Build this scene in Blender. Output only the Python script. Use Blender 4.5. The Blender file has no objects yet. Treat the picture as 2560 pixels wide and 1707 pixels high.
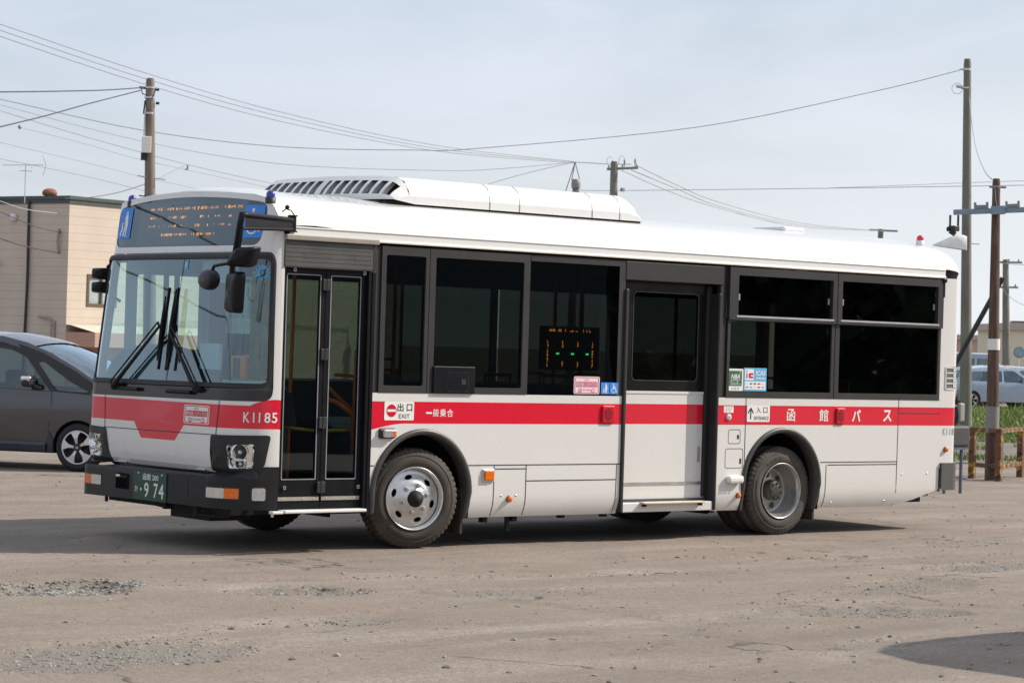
import bpy, bmesh, math, random
from mathutils import Vector, Matrix, noise
from mathutils.geometry import tessellate_polygon
random.seed(7)
scene = bpy.context.scene
col = scene.collection
R = math.radians
# ------------------------------------------------------------------ camera
cam_d = bpy.data.cameras.new('camera'); cam_o = bpy.data.objects.new('camera', cam_d); col.objects.link(cam_o)
CAM = Vector((-10.5455, -16.0765, 1.7099))
yaw, pitch, roll = R(39.909), R(0.1168), R(1.7367)
_f = Vector((math.sin(yaw)*math.cos(pitch), math.cos(yaw)*math.cos(pitch), math.sin(pitch)))
_r = Vector((math.cos(yaw), -math.sin(yaw), 0)); _u = _r.cross(_f)
_r2 = math.cos(roll)*_r + math.sin(roll)*_u; _u2 = -math.sin(roll)*_r + math.cos(roll)*_u
m = Matrix(((_r2.x, _u2.x, -_f.x, CAM.x), (_r2.y, _u2.y, -_f.y, CAM.y), (_r2.z, _u2.z, -_f.z, CAM.z), (0, 0, 0, 1)))
cam_o.matrix_world = m
cam_d.sensor_width = 36; cam_d.lens = 6115/2560*36; cam_d.clip_end = 4000; cam_d.clip_start = 0.1
scene.camera = cam_o
cam_d.dof.use_dof = True; cam_d.dof.focus_distance = 20.5; cam_d.dof.aperture_fstop = 9.0
# ------------------------------------------------------------------ light
SUN = Vector((2.0, -1.0, 1.75)).normalized()
el = math.asin(SUN.z); az = math.atan2(SUN.x, SUN.y)
w = bpy.data.worlds.new('World'); scene.world = w; w.use_nodes = True
nt = w.node_tree; nt.nodes.clear()
wo = nt.nodes.new('ShaderNodeOutputWorld'); bg = nt.nodes.new('ShaderNodeBackground')
sky = nt.nodes.new('ShaderNodeTexSky'); sky.sky_type = 'NISHITA'; sky.sun_disc = False
sky.sun_elevation = el; sky.sun_rotation = az; sky.air_density = 1.0; sky.dust_density = 2.2; sky.ozone_density = 1.0
tc = nt.nodes.new('ShaderNodeTexCoord'); mp = nt.nodes.new('ShaderNodeMapping'); mp.inputs['Scale'].default_value = (1.6, 1.6, 6.5)
mp.inputs['Rotation'].default_value = (0.1, 0.05, 0.6)
nz = nt.nodes.new('ShaderNodeTexNoise'); nz.inputs['Scale'].default_value = 1.7; nz.inputs['Detail'].default_value = 6; nz.inputs['Roughness'].default_value = .55; nz.inputs['Distortion'].default_value = .5
cr = nt.nodes.new('ShaderNodeValToRGB'); cr.color_ramp.elements[0].position = .40; cr.color_ramp.elements[1].position = .66
cr.color_ramp.elements[0].color = (.58, .58, .58, 1); cr.color_ramp.elements[1].color = (1, 1, 1, 1)
mx = nt.nodes.new('ShaderNodeMix'); mx.data_type = 'RGBA'
mx.inputs[7].default_value = (5.75, 6.27, 7.25, 1)
nt.links.new(tc.outputs['Generated'], mp.inputs['Vector']); nt.links.new(mp.outputs[0], nz.inputs['Vector']); nt.links.new(nz.outputs['Fac'], cr.inputs[0])
nt.links.new(cr.outputs[0], mx.inputs[0]); nt.links.new(sky.outputs[0], mx.inputs[6]); 
sp = nt.nodes.new('ShaderNodeSeparateXYZ'); nt.links.new(tc.outputs['Generated'], sp.inputs[0])
def wm_(op, a, b, clamp=False):
    x = nt.nodes.new('ShaderNodeMath'); x.operation = op; x.use_clamp = clamp
    for i, v in enumerate((a, b)):
        if isinstance(v, float): x.inputs[i].default_value = v
        else: nt.links.new(v, x.inputs[i])
    return x.outputs[0]
hz = wm_('ADD', wm_('MULTIPLY', sp.outputs[2], -7.0), wm_('MULTIPLY', sp.outputs[0], 1.5)); hz = wm_('ADD', hz, wm_('MULTIPLY', nz.outputs['Fac'], .5)); hz = wm_('ADD', hz, -.25, True)
mh = nt.nodes.new('ShaderNodeMix'); mh.data_type = 'RGBA'; mh.inputs[7].default_value = (6.75, 7.08, 7.35, 1); nt.links.new(hz, mh.inputs[0]); nt.links.new(mx.outputs[2], mh.inputs[6])
nt.links.new(mh.outputs[2], bg.inputs[0]); nt.links.new(bg.outputs[0], wo.inputs[0])
bg.inputs[1].default_value = 0.10
sl = bpy.data.lights.new('sun', 'SUN'); sl.energy = 3.9; sl.angle = R(0.5); sl.color = (1.0, .93, .82)
so = bpy.data.objects.new('sun', sl); col.objects.link(so); so.rotation_euler = SUN.to_track_quat('Z', 'Y').to_euler(); so.location = SUN*60
scene.view_settings.view_transform = 'Standard'; scene.view_settings.look = 'None'; scene.view_settings.exposure = 0.35; scene.view_settings.gamma = 1.0
scene.cycles.use_denoising = True
scene.cycles.max_bounces = 8; scene.cycles.transparent_max_bounces = 24
# ------------------------------------------------------------------ helpers
def lin(r, g, b):
    f = lambda c: (c/255/12.92) if c/255 <= .04045 else ((c/255+.055)/1.055)**2.4
    return (f(r), f(g), f(b), 1)
class N:
    """tiny node expression helper"""
    def __init__(s, name):
        s.m = bpy.data.materials.new(name); s.m.use_nodes = True; s.t = s.m.node_tree; s.t.nodes.clear()
        s.out = s.t.nodes.new('ShaderNodeOutputMaterial'); s._tc = None
    def n(s, k, **kw):
        x = s.t.nodes.new(k)
        for a, b in kw.items(): setattr(x, a, b)
        return x
    def put(s, sock, v):
        if isinstance(v, bpy.types.NodeSocket): s.t.links.new(v, sock)
        else: sock.default_value = v
    def math(s, op, a, b=0.0, c=0.0, clamp=False):
        x = s.n('ShaderNodeMath', operation=op, use_clamp=clamp); s.put(x.inputs[0], a); s.put(x.inputs[1], b)
        if op in ('MULTIPLY_ADD', 'COMPARE', 'SMOOTH_MIN'): s.put(x.inputs[2], c)
        return x.outputs[0]
    def mix(s, f, a, b):
        x = s.n('ShaderNodeMix', data_type='RGBA'); s.put(x.inputs[0], f); s.put(x.inputs[6], a); s.put(x.inputs[7], b); return x.outputs[2]
    def tc(s, o='Object'):
        if s._tc is None: s._tc = s.n('ShaderNodeTexCoord')
        return s._tc.outputs[o]
    def xyz(s):
        x = s.n('ShaderNodeSeparateXYZ'); s.t.links.new(s.tc(), x.inputs[0]); return x.outputs
    def noise(s, scale, detail=4, rough=.55, vec=None, dist=0.0):
        x = s.n('ShaderNodeTexNoise'); s.t.links.new(vec or s.tc(), x.inputs['Vector'])
        x.inputs['Scale'].default_value = scale; x.inputs['Detail'].default_value = detail; x.inputs['Roughness'].default_value = rough; x.inputs['Distortion'].default_value = dist
        return x.outputs['Fac']
    def ramp(s, f, stops):
        x = s.n('ShaderNodeValToRGB'); e = x.color_ramp.elements
        while len(e) < len(stops): e.new(.5)
        for k, (p, c) in enumerate(stops):
            e[k].position = p; e[k].color = c if not isinstance(c, (int, float)) else (c, c, c, 1)
        s.put(x.inputs[0], f); return x.outputs[0]
    def mapv(s, sc=(1, 1, 1), rot=(0, 0, 0)):
        x = s.n('ShaderNodeMapping'); s.t.links.new(s.tc(), x.inputs[0]); x.inputs['Scale'].default_value = sc; x.inputs['Rotation'].default_value = rot; return x.outputs[0]
    def bump(s, h, st=.3, d=.01):
        x = s.n('ShaderNodeBump'); s.put(x.inputs['Height'], h); x.inputs['Strength'].default_value = st; x.inputs['Distance'].default_value = d; return x.outputs[0]
    def bsdf(s, color, rough=.5, metal=0., normal=None, coat=0., spec=.5, **kw):
        x = s.n('ShaderNodeBsdfPrincipled'); s.put(x.inputs['Base Color'], color); s.put(x.inputs['Roughness'], rough); s.put(x.inputs['Metallic'], metal)
        s.put(x.inputs['Specular IOR Level'], spec); x.inputs['Coat Weight'].default_value = coat; x.inputs['Coat Roughness'].default_value = .04
        if normal is not None: s.t.links.new(normal, x.inputs['Normal'])
        for a, b in kw.items(): s.put(x.inputs[a], b)
        s.t.links.new(x.outputs[0], s.out.inputs[0]); return x
def simple(name, c, rough=.5, metal=0., coat=0., var=.12, scale=6., bump=0., spec=.5):
    """plain painted / plastic / metal material with a little uneven wear"""
    k = N(name)
    v = k.noise(scale, 5, .6)
    c2 = tuple(min(1, x*(1+var)) for x in c[:3])+(1,); c1 = tuple(x*(1-var) for x in c[:3])+(1,)
    cc = k.ramp(v, [(.3, c1), (.7, c2)])
    rr = k.math('MULTIPLY_ADD', v, .16, rough-.08)
    k.bsdf(cc, rr, metal, k.bump(k.noise(scale*14, 3), bump, .004) if bump else None, coat, spec)
    return k.m
def glass(name, tint, frost=.0, ior=1.5, refl=1.0, boost=1.75):
    k = N(name)
    tr = k.n('ShaderNodeBsdfTransparent'); tr.inputs[0].default_value = tint
    gl = k.n('ShaderNodeBsdfGlossy'); gl.inputs[0].default_value = (.80*refl, .93*refl, refl, 1); gl.inputs['Roughness'].default_value = .015+frost
    fr = k.n('ShaderNodeFresnel'); ge = k.n('ShaderNodeNewGeometry'); k.put(fr.inputs[0], k.math('MULTIPLY_ADD', ge.outputs['Backfacing'], 1/ior-ior, ior))
    w_ = k.n('ShaderNodeBump'); w_.inputs['Strength'].default_value = .06; w_.inputs['Distance'].default_value = .02
    k.t.links.new(k.noise(1.3, 1), w_.inputs['Height']); k.t.links.new(w_.outputs[0], gl.inputs['Normal'])
    f2 = k.math('MULTIPLY', fr.outputs[0], boost, clamp=True)
    mxs = k.n('ShaderNodeMixShader'); k.t.links.new(f2, mxs.inputs[0]); k.t.links.new(tr.outputs[0], mxs.inputs[1]); k.t.links.new(gl.outputs[0], mxs.inputs[2])
    k.t.links.new(mxs.outputs[0], k.out.inputs[0]); return k.m
def emit(name, c, st):
    k = N(name); e = k.n('ShaderNodeEmission'); e.inputs[0].default_value = c; e.inputs[1].default_value = st; k.t.links.new(e.outputs[0], k.out.inputs[0]); return k.m

class G:
    """collects shapes, then links them as one mesh object"""
    def __init__(s): s.v = []; s.f = []; s.mi = []; s.sm = []
    def add(s, vs, fs, mi=0, smooth=False):
        o = len(s.v); s.v += [tuple(v) for v in vs]; s.f += [tuple(i+o for i in f) for f in fs]; s.mi += [mi]*len(fs); s.sm += [smooth]*len(fs); return s
    def box(s, lo, hi, mi=0, mat=None, bev=0.0):
        x0, y0, z0 = lo; x1, y1, z1 = hi
        if bev > 0:
            bm = bmesh.new(); bmesh.ops.create_cube(bm, size=1.0)
            bmesh.ops.scale(bm, vec=(x1-x0, y1-y0, z1-z0), verts=bm.verts); bmesh.ops.translate(bm, vec=((x0+x1)/2, (y0+y1)/2, (z0+z1)/2), verts=bm.verts)
            bmesh.ops.bevel(bm, geom=bm.edges[:], offset=bev, segments=2, affect='EDGES', profile=.5)
            bm.verts.ensure_lookup_table(); bm.verts.index_update()
            vs = [v.co.copy() for v in bm.verts]; fs = [[v.index for v in f.verts] for f in bm.faces]; bm.free()
        else:
            vs = [Vector(p) for p in ((x0,y0,z0),(x1,y0,z0),(x1,y1,z0),(x0,y1,z0),(x0,y0,z1),(x1,y0,z1),(x1,y1,z1),(x0,y1,z1))]
            fs = [(0,3,2,1),(4,5,6,7),(0,1,5,4),(1,2,6,5),(2,3,7,6),(3,0,4,7)]
        if mat is not None: vs = [mat @ v for v in vs]
        return s.add(vs, fs, mi)
    def obox(s, c, size, rot, mi=0, bev=0.0):
        """box with centre c, size, rotation matrix/euler"""
        M = Matrix.Translation(Vector(c)) @ (rot if isinstance(rot, Matrix) else Matrix.Rotation(rot, 4, 'Z'))
        h = [x/2 for x in size]; return s.box((-h[0], -h[1], -h[2]), h, mi, M, bev)
    def tube(s, pts, r, n=8, mi=0, cap=True, smooth=True):
        pts = [Vector(p) for p in pts]; rs = r if isinstance(r, (list, tuple)) else [r]*len(pts)
        vs = []; fs = []; up = None
        for i, p in enumerate(pts):
            d = (pts[min(i+1, len(pts)-1)]-pts[max(i-1, 0)]).normalized()
            if up is None:
                a = Vector((0, 0, 1)) if abs(d.z) < .9 else Vector((1, 0, 0)); up = (a-d*a.dot(d)).normalized()
            else: up = (up-d*up.dot(d)).normalized()
            sd = d.cross(up)
            for k in range(n):
                t = 2*math.pi*k/n; vs.append(p+(up*math.cos(t)+sd*math.sin(t))*rs[i])
        for i in range(len(pts)-1):
            for k in range(n): fs.append((i*n+k, i*n+(k+1) % n, (i+1)*n+(k+1) % n, (i+1)*n+k))
        s.add(vs, fs, mi, smooth)
        if cap:
            L = len(pts)-1; s.add(vs[:n], [tuple(range(n))[::-1]], mi); s.add(vs[L*n:], [tuple(range(n))], mi)
        return s
    def lathe(s, prof, c, axis=(0, -1, 0), n=48, mi=0, smooth=True, mod=None):
        """prof: (radius, height along axis)"""
        ax = Vector(axis).normalized(); a = Vector((0, 0, 1)) if abs(ax.z) < .9 else Vector((1, 0, 0)); e1 = (a-ax*a.dot(ax)).normalized(); e2 = ax.cross(e1); c = Vector(c)
        vs = []; fs = []
        for j, (r, h) in enumerate(prof):
            for k in range(n):
                t = 2*math.pi*k/n; rr = r if mod is None else mod(j, k, r); vs.append(c+ax*h+(e1*math.cos(t)+e2*math.sin(t))*rr)
        for j in range(len(prof)-1):
            for k in range(n): fs.append((j*n+k, j*n+(k+1) % n, (j+1)*n+(k+1) % n, (j+1)*n+k))
        return s.add(vs, fs, mi, smooth)
    def strip(s, rows, mi=0, smooth=True, closed=False):
        """rows of equal-length point lists -> quad surface"""
        n = len(rows[0]); vs = [p for r in rows for p in r]; fs = []
        for i in range(len(rows)-1):
            for k in range(n if closed else n-1): fs.append((i*n+k, i*n+(k+1) % n, (i+1)*n+(k+1) % n, (i+1)*n+k))
        return s.add(vs, fs, mi, smooth)
    def patch(s, loops, surf, off=0.0, depth=0.0, mi=0, ucuts=(), vcuts=(), smooth=False, flip=False):
        """a flat outline (first loop) with holes laid on surf(u, v, off)"""
        pts = [Vector((p[0], p[1], 0)) for l in loops for p in l]
        tris = tessellate_polygon([[Vector((p[0], p[1], 0)) for p in l] for l in loops])
        bm = bmesh.new(); bv = [bm.verts.new(p) for p in pts]
        for t in tris:
            try: bm.faces.new([bv[i] for i in t])
            except ValueError: pass
        for cuts, nrm in ((ucuts, (1, 0, 0)), (vcuts, (0, 1, 0))):
            for c in cuts:
                co = (c, 0, 0) if nrm[0] else (0, c, 0)
                bmesh.ops.bisect_plane(bm, geom=bm.verts[:]+bm.edges[:]+bm.faces[:], plane_co=co, plane_no=nrm, dist=1e-5)
        bm.verts.index_update()
        vs = [surf(v.co.x, v.co.y, off) for v in bm.verts]; fs = []
        for f in bm.faces:
            ix = [v.index for v in f.verts]
            up = f.normal.z > 0
            if up == flip: ix = ix[::-1]
            fs.append(ix)
        bm.free(); s.add(vs, fs, mi, smooth)
        if depth:
            for l in loops:
                d = []
                for a, b in zip(l, l[1:]+l[:1]):
                    k = max(1, int(math.hypot(b[0]-a[0], b[1]-a[1])/.08)) if (ucuts or vcuts) else 1
                    d += [(a[0]+(b[0]-a[0])*i/k, a[1]+(b[1]-a[1])*i/k) for i in range(k)]
                s.strip([[surf(p[0], p[1], off) for p in d], [surf(p[0], p[1], off-depth) for p in d]], mi, False, True)
        return s
    def obj(s, name, mats, parent=None, bevel=0.0):
        me = bpy.data.meshes.new(name); me.from_pydata(s.v, [], s.f)
        for m_ in (mats if isinstance(mats, (list, tuple)) else [mats]): me.materials.append(m_)
        for p, mi, sm in zip(me.polygons, s.mi, s.sm): p.material_index = mi; p.use_smooth = sm
        o = bpy.data.objects.new(name, me); col.objects.link(o)
        if parent is not None: o.parent = parent
        if bevel:
            b = o.modifiers.new('bevel', 'BEVEL'); b.width = bevel; b.segments = 2; b.limit_method = 'ANGLE'
        return o
def thing(name, label, cat, loc=(0, 0, 0), rz=0., group=None):
    o = bpy.data.objects.new(name, None); col.objects.link(o); o.location = loc; o.rotation_euler = (0, 0, rz); o.empty_display_size = .2
    o['label'] = label; o['category'] = cat
    if group: o['group'] = group
    return o
def tag(o, label, cat, group=None, kind=None):
    if label: o['label'] = label
    if cat: o['category'] = cat
    if group: o['group'] = group
    if kind: o['kind'] = kind
    return o
def rpoly(pts, r, n=5):
    """round the corners of a polygon"""
    out = []; L = len(pts); rs = r if isinstance(r, (list, tuple)) else [r]*L
    for i in range(L):
        p = Vector(pts[i]).to_2d(); a = Vector(pts[i-1]).to_2d(); b = Vector(pts[(i+1) % L]).to_2d()
        if rs[i] <= 0: out.append((p.x, p.y)); continue
        da = (a-p); db = (b-p); ra = min(rs[i], da.length*.49, db.length*.49)
        p0 = p+da.normalized()*ra; p1 = p+db.normalized()*ra
        for k in range(n+1):
            t = k/n; q = p0*(1-t)**2+p*2*t*(1-t)+p1*t*t; out.append((q.x, q.y))
    return out
def rect(x0, z0, x1, z1, r=0.0, n=4):
    q = [(x0, z0), (x1, z0), (x1, z1), (x0, z1)]
    return rpoly(q, r, n) if r else q
def ell(cx, cz, rx, rz, n=28): return [(cx+rx*math.cos(2*math.pi*k/n), cz+rz*math.sin(2*math.pi*k/n)) for k in range(n)]
def fr_(a, b, n): return [a+(b-a)*(k+.5)/n for k in range(n)]
_txt = {}
def text2d(body, bold=0.0):
    """(verts 2d, faces, bounds) of a line of lettering"""
    key = (body, bold)
    if key in _txt: return _txt[key]
    c = bpy.data.curves.new('lettering', 'FONT'); c.body = body; c.offset = bold; c.resolution_u = 3
    o = bpy.data.objects.new('lettering', c); col.objects.link(o); bpy.context.view_layer.update()
    me = bpy.data.meshes.new_from_object(o.evaluated_get(bpy.context.evaluated_depsgraph_get()))
    vs = [(v.co.x, v.co.y) for v in me.vertices]; fs = [tuple(p.vertices) for p in me.polygons]
    bpy.data.objects.remove(o); bpy.data.curves.remove(c); bpy.data.meshes.remove(me)
    xs = [v[0] for v in vs]; ys = [v[1] for v in vs]
    _txt[key] = (vs, fs, (min(xs), max(xs), min(ys), max(ys))); return _txt[key]
def lettering(g, body, box, surf, off, mi=0, bold=0.0, mirror=False, shear=0.0):
    """fit text into box (u0, v0, u1, v1) on a surface; mirror=True when u runs right-to-left in view"""
    vs, fs, (a, b, c, d) = text2d(body, bold); u0, v0, u1, v1 = box; out = []
    for x, y in vs:
        t = (x-a)/max(b-a, 1e-6); q = (y-c)/max(d-c, 1e-6); t += shear*(q-.5)
        out.append(surf(u1+(u0-u1)*t if mirror else u0+(u1-u0)*t, v0+(v1-v0)*q, off))
    g.add(out, fs, mi)
# ------------------------------------------------------------------ shared materials
M = {}
M['black'] = simple('black_plastic', (.008, .008, .010, 1), .38, var=.15, spec=.18)
M['blackmat'] = simple('matt_black', (.010, .010, .010, 1), .75, var=.25, bump=.2)
M['frame'] = simple('dark_window_frame', (.030, .028, .027, 1), .48, var=.12, scale=2., spec=.4)
M['rubber'] = simple('rubber_seal', (.014, .014, .014, 1), .6)
M['chrome'] = simple('bright_metal', (.78, .78, .78, 1), .14, 1.0, var=.05)
M['alu'] = simple('brushed_aluminium', (.62, .62, .62, 1), .38, .9, var=.08)
M['white'] = simple('white_trim', (.72, .71, .68, 1), .4, var=.03)
M['cream'] = simple('cream_gutter', (.66, .58, .45, 1), .4, var=.05)
M['lens_orange'] = simple('orange_lens', (.75, .16, .008, 1), .12, coat=.6, var=.15, scale=60.)
M['lens_clear'] = simple('clear_lens', (.66, .66, .64, 1), .10, .55, coat=.8, var=.10, scale=30.)
M['lens_blue'] = simple('blue_lens', (.008, .010, .30, 1), .10, coat=.8, var=.1)
M['lens_red'] = simple('red_lens', (.62, .01, .012, 1), .14, coat=.8, var=.1)
M['redp'] = simple('red_paint', (.60, .008, .026, 1), .32, coat=.3, var=.04)
M['sign_white'] = simple('white_vinyl', (.78, .76, .72, 1), .5, var=.02)
M['ink'] = simple('black_ink', (.02, .02, .022, 1), .5)
M['sign_blue'] = simple('blue_vinyl', (.040, .24, .72, 1), .5, var=.03)
M['sign_sky'] = simple('sky_blue_vinyl', (.10, .42, .72, 1), .5, var=.03)
M['pink'] = simple('pink_vinyl', (.58, .10, .20, 1), .5, var=.04)
M['pinkpale'] = simple('pale_pink_vinyl', (.78, .66, .66, 1), .5, var=.03)
M['green_dk'] = simple('green_vinyl', (.035, .13, .075, 1), .5, var=.05)
M['greyink'] = simple('grey_ink', (.25, .25, .26, 1), .5)
M['orange'] = simple('orange_handrail', (.80, .19, .02, 1), .35, coat=.2, var=.08)
M['yellow'] = simple('yellow_bar', (.60, .42, .03, 1), .4)
M['tyre'] = None
# ================================================================== THE BUS (front at x = 0, near side at y = 0)
B = 2.38; YC = 1.18
def itp(x, xs, ys):
    if x <= xs[0]: return ys[0]
    for a, b, p, q in zip(xs, xs[1:], ys, ys[1:]):
        if x <= b: return p+(q-p)*(x-a)/(b-a)
    return ys[-1]
def fxz(z): return itp(z, [.3, .60, .64, .68, .74, .84, 1.30, 1.34, 2.36, 2.40, 2.90, 3.0], [.07, .07, .150, .122, .106, .10, .11, .125, .245, .28, .35, .39])
def UY(y): return y if y >= .38 else .38-.38*math.asin(min(1, (.38-max(y, 0))/.38))
def posU(u, z):                                   # u runs along the front and round the near corner
    x = fxz(z)
    if u < .38: p = min((.38-u)/.38, math.pi/2); return Vector((x+.03+(.48-x)*(1-math.cos(p)), .38-.38*math.sin(p), z))
    v = u-YC; x += .03*min(abs(v)/.8, 1)**2 if v < 0 else .02*min(v/1.1, 1)**2; a = (v-(B-YC-.18))/.18
    return Vector((x+(0 if a <= 0 else .18*(1-math.sqrt(max(0, 1-min(a, 1)**2)))), min(u, B), z))
def SF(u, z, off=0.):
    p = posU(u, z)
    if off: e = .006; p = p-((posU(u+e, z)-posU(u-e, z)).cross(posU(u, z+.02)-posU(u, z-.02))).normalized()*off
    return p
def skin(z): return .05*max(0, (.44-z)/.19)**2.2
def SN(x, z, off=0.): return Vector((x, skin(z)-off, z))
def SFAR(x, z, off=0.): return Vector((x, B-skin(z)+off, z))
def SREAR(s, z, off=0.):                         # plan path round the near rear corner
    r = .10
    if s < 8.72: return Vector((s, -off, z))
    a = (s-8.72)/r
    if a < math.pi/2: return Vector((8.72+(r+off)*math.sin(a), r-(r+off)*math.cos(a), z))
    return Vector((8.82+off, r+(s-8.72-r*math.pi/2), z))
YCUT = [-.217+.033*i for i in range(1, 19)]+[.5, .8, 1.2, 1.6, 2.0]+[B-.18+.18*t for t in (0, .2, .4, .55, .68, .78, .86, .92, .96, .985)]
ZCUT = [.62, .64, .66, .68, .71, .74, .79, .84, 1.0, 1.2, 1.30, 1.34, 1.6, 1.9, 2.2, 2.36, 2.40, 2.6, 2.8, 2.9]
def zf(y): return itp(min(y, B-y), [0, .015, .03, .07, .12, .25, .6, 1.19], [2.605, 2.675, 2.735, 2.80, 2.838, 2.865, 2.888, 2.902])
def zr(y):                                        # roof height across the bus
    d = min(y, B-y); return itp(d, [0, .012, .04, .085, .15, .24, .45, .8, 1.25], [2.615, 2.66, 2.730, 2.79, 2.825, 2.85, 2.887, 2.935, 2.962])
# ---- painted body material: white with the red band (x, y, z are body coordinates in metres)
k = N('bus_paint'); X, Y_, Z = k.xyz()
front = k.math('LESS_THAN', X, .515)
lo_side = k.math('SUBTRACT', 1.046, k.math('MULTIPLY', .052, k.math('POWER', k.math('MULTIPLY', k.math('SUBTRACT', 1.74, X), 3.2, clamp=True), 1.4)))
side_band = k.math('MULTIPLY', k.math('GREATER_THAN', Z, lo_side), k.math('LESS_THAN', Z, 1.228))
rise = k.math('MULTIPLY', .05, k.math('POWER', k.math('MULTIPLY', k.math('SUBTRACT', .075, Y_), 14., clamp=True), .8))
front_band = k.math('MULTIPLY', k.math('GREATER_THAN', Z, .996), k.math('LESS_THAN', Z, k.math('ADD', 1.180, rise)))
halfw = k.math('MULTIPLY_ADD', k.math('SUBTRACT', Z, .865), .95, .256)
trap = k.math('MULTIPLY', k.math('MULTIPLY', k.math('GREATER_THAN', Z, .865), k.math('LESS_THAN', Z, 1.0)), k.math('LESS_THAN', k.math('ABSOLUTE', k.math('SUBTRACT', Y_, 1.142)), halfw))
fb = k.math('MAXIMUM', front_band, trap)
red = k.math('ADD', k.math('MULTIPLY', front, fb), k.math('MULTIPLY', k.math('SUBTRACT', 1, front), side_band))
dirt = k.noise(2.2, 6, .65); low = k.math('MULTIPLY', k.math('SUBTRACT', .62, Z), 1.6, clamp=True)
wc = k.mix(k.math('MULTIPLY', k.math('MULTIPLY', low, dirt), .55), (.70, .685, .655, 1), (.40, .35, .29, 1))
k.bsdf(k.mix(red, wc, (.68, .008, .032, 1)), k.math('MULTIPLY_ADD', dirt, .12, .22), 0, k.bump(k.noise(3.0, 1), .05, .01), .5)
PAINT = k.m
M['seam'] = simple('panel_gap', (.03, .03, .03, 1), .7)
bus = thing('bus', 'white city bus with a red band and side number K1185, filling the middle', 'bus')
g = G()                                           # ---------- body shell
UE = -.217
outline = [(UE, .64), (B, .64)]+[(UY(y), zf(y)) for y in [B*(1-(1-math.cos(math.pi*i/44))/2) for i in range(45)]]
ws_hole = rpoly([(-.160, 1.215), (B-.015, 1.195), (B-.02, 2.40), (-.125, 2.40)], [.10, .06, .10, .12], 8)
def sgo(e): return rpoly([(.108-e, 2.452-e), (B-.145+e, 2.452-e), (B-.10+e, 2.785+e), (1.85, 2.842+e), (1.15, 2.866+e), (.5, 2.838+e), (.038-e, 2.79+e)], [.09, .09, .11, .3, .4, .3, .11], 6)
LAMPS = [[(-.005, .685), (.195, .678), (.208, .863), (-.02, .876)], [(B-.02, .685), (2.05, .678), (2.035, .863), (B-.02, .876)]]
g.patch([outline, ws_hole, sgo(0), rpoly(LAMPS[0], .02, 4), rpoly(LAMPS[1], .02, 4)], SF, ucuts=YCUT, vcuts=ZCUT, smooth=True)
ys = sorted(set([round(B*i/36, 4) for i in range(37)]+[.012, .025, .04, .06, .085, .115, .15, .2, .24, B-.012, B-.025, B-.04, B-.06, B-.085, B-.115, B-.15, B-.2, B-.24]))
def frow(t):
    o_ = []
    for y in ys: p = posU(UY(y), zf(y)); o_.append(Vector((p.x+(1.0-p.x)*t, y, p.z+(zr(y)-p.z)*min(1, t*1.6)**.42+.012*math.sin(math.pi*t))))
    return o_
rows = [frow(t) for t in (0, .008, .025, .05, .09, .15, .25, .4, .6, .8)]
rows += [[Vector((x, y, zr(y))) for y in ys] for x in (1.0, 1.2, 2, 4, 6, 8, 8.50)]
for t in (.2, .4, .55, .7, .8, .88, .94, .98, 1.0):
    a = t*math.pi/2; gy = 1-.07*(1-math.cos(a)); xr_ = 8.5+.315*math.sin(a); ins = .10-.10*math.sqrt(max(0, 1-(max(0, xr_-8.72)/.10)**2)); rows.append([Vector((xr_, min(max(y, ins), B-ins), 2.52+(zr(y)-2.52)*max(0, math.cos(a))**.5)) for y in ys])
g.strip(rows, smooth=True)
for yy, sg in ((0, 1), (B, -1)):                  # cove above the windows with its rolled ribs
    pr = [(.0, 2.615), (-.008, 2.612), (-.010, 2.604), (-.002, 2.600), (.0, 2.597), (-.002, 2.594), (-.004, 2.56), (-.006, 2.545), (-.018, 2.538), (-.020, 2.531)]
    g.strip([[Vector((x, yy+sg*p[0], p[1])) for x in (.56, 1.43, 4, 8.55)] for p in pr], smooth=False)
    g.box((1.43, min(yy-sg*.019, yy+sg*.05), 2.524), (8.53, max(yy-sg*.019, yy+sg*.05), 2.531), 2)
ga = [(1.966+.53*math.cos(a), .468+.53*math.sin(a)) for a in [math.pi*(1-i/28) for i in range(29)]]
ra = [(6.27+.535*math.cos(a), .483+.535*math.sin(a)) for a in [math.pi*(1-i/28) for i in range(29)]]
zc = [.27, .29, .31, .33, .36, .40, .44, .5]
g.patch([[(1.425, 1.298), (1.425, .50)]+ga+[(2.49, .25), (4.20, .25), (4.20, 1.298)]], SN, vcuts=zc, flip=True, smooth=True)
g.patch([[(5.385, 1.298), (5.385, .25), (5.735, .25)]+ra+[(6.805, .25), (7.90, .25), (8.2, .315), (8.535, .41), (8.535, 1.298)]], SN, vcuts=zc, flip=True, smooth=True)
g.strip([[SREAR(s, z) for s in (8.510, 8.535)] for z in (1.30, 2.52)]); g.strip([[SREAR(s, z) for s in (8.5355, 8.62, 8.72, 8.735, 8.75, 8.77, 8.79, 8.81, 8.84, 8.877, 9.2, 10.2, 11.0)] for z in (.62, 1.0, 2.525)], smooth=True)
g.strip([[SN(x, z) for x in (.50, .527)] for z in (.64, 1.3, 2.53)])
g.patch([rect(.50, .64, 8.8, 2.53)]+[rect(.62, 1.36, 1.25, 2.24, .03), rect(1.5, 1.36, 3.0, 2.42, .03), rect(3.1, 1.36, 4.6, 2.42, .03), rect(4.7, 1.36, 6.2, 2.42, .03), rect(6.3, 1.36, 8.3, 2.42, .03)], SFAR)
g.patch([[(.50, .64), (.50, .30), (1.43, .30)]+ga+[(2.50, .25), (5.73, .25)]+ra+[(6.81, .25), (8.8, .40), (8.8, .64)]], SFAR, vcuts=zc)
sw = .0045                                        # panel gaps
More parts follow.
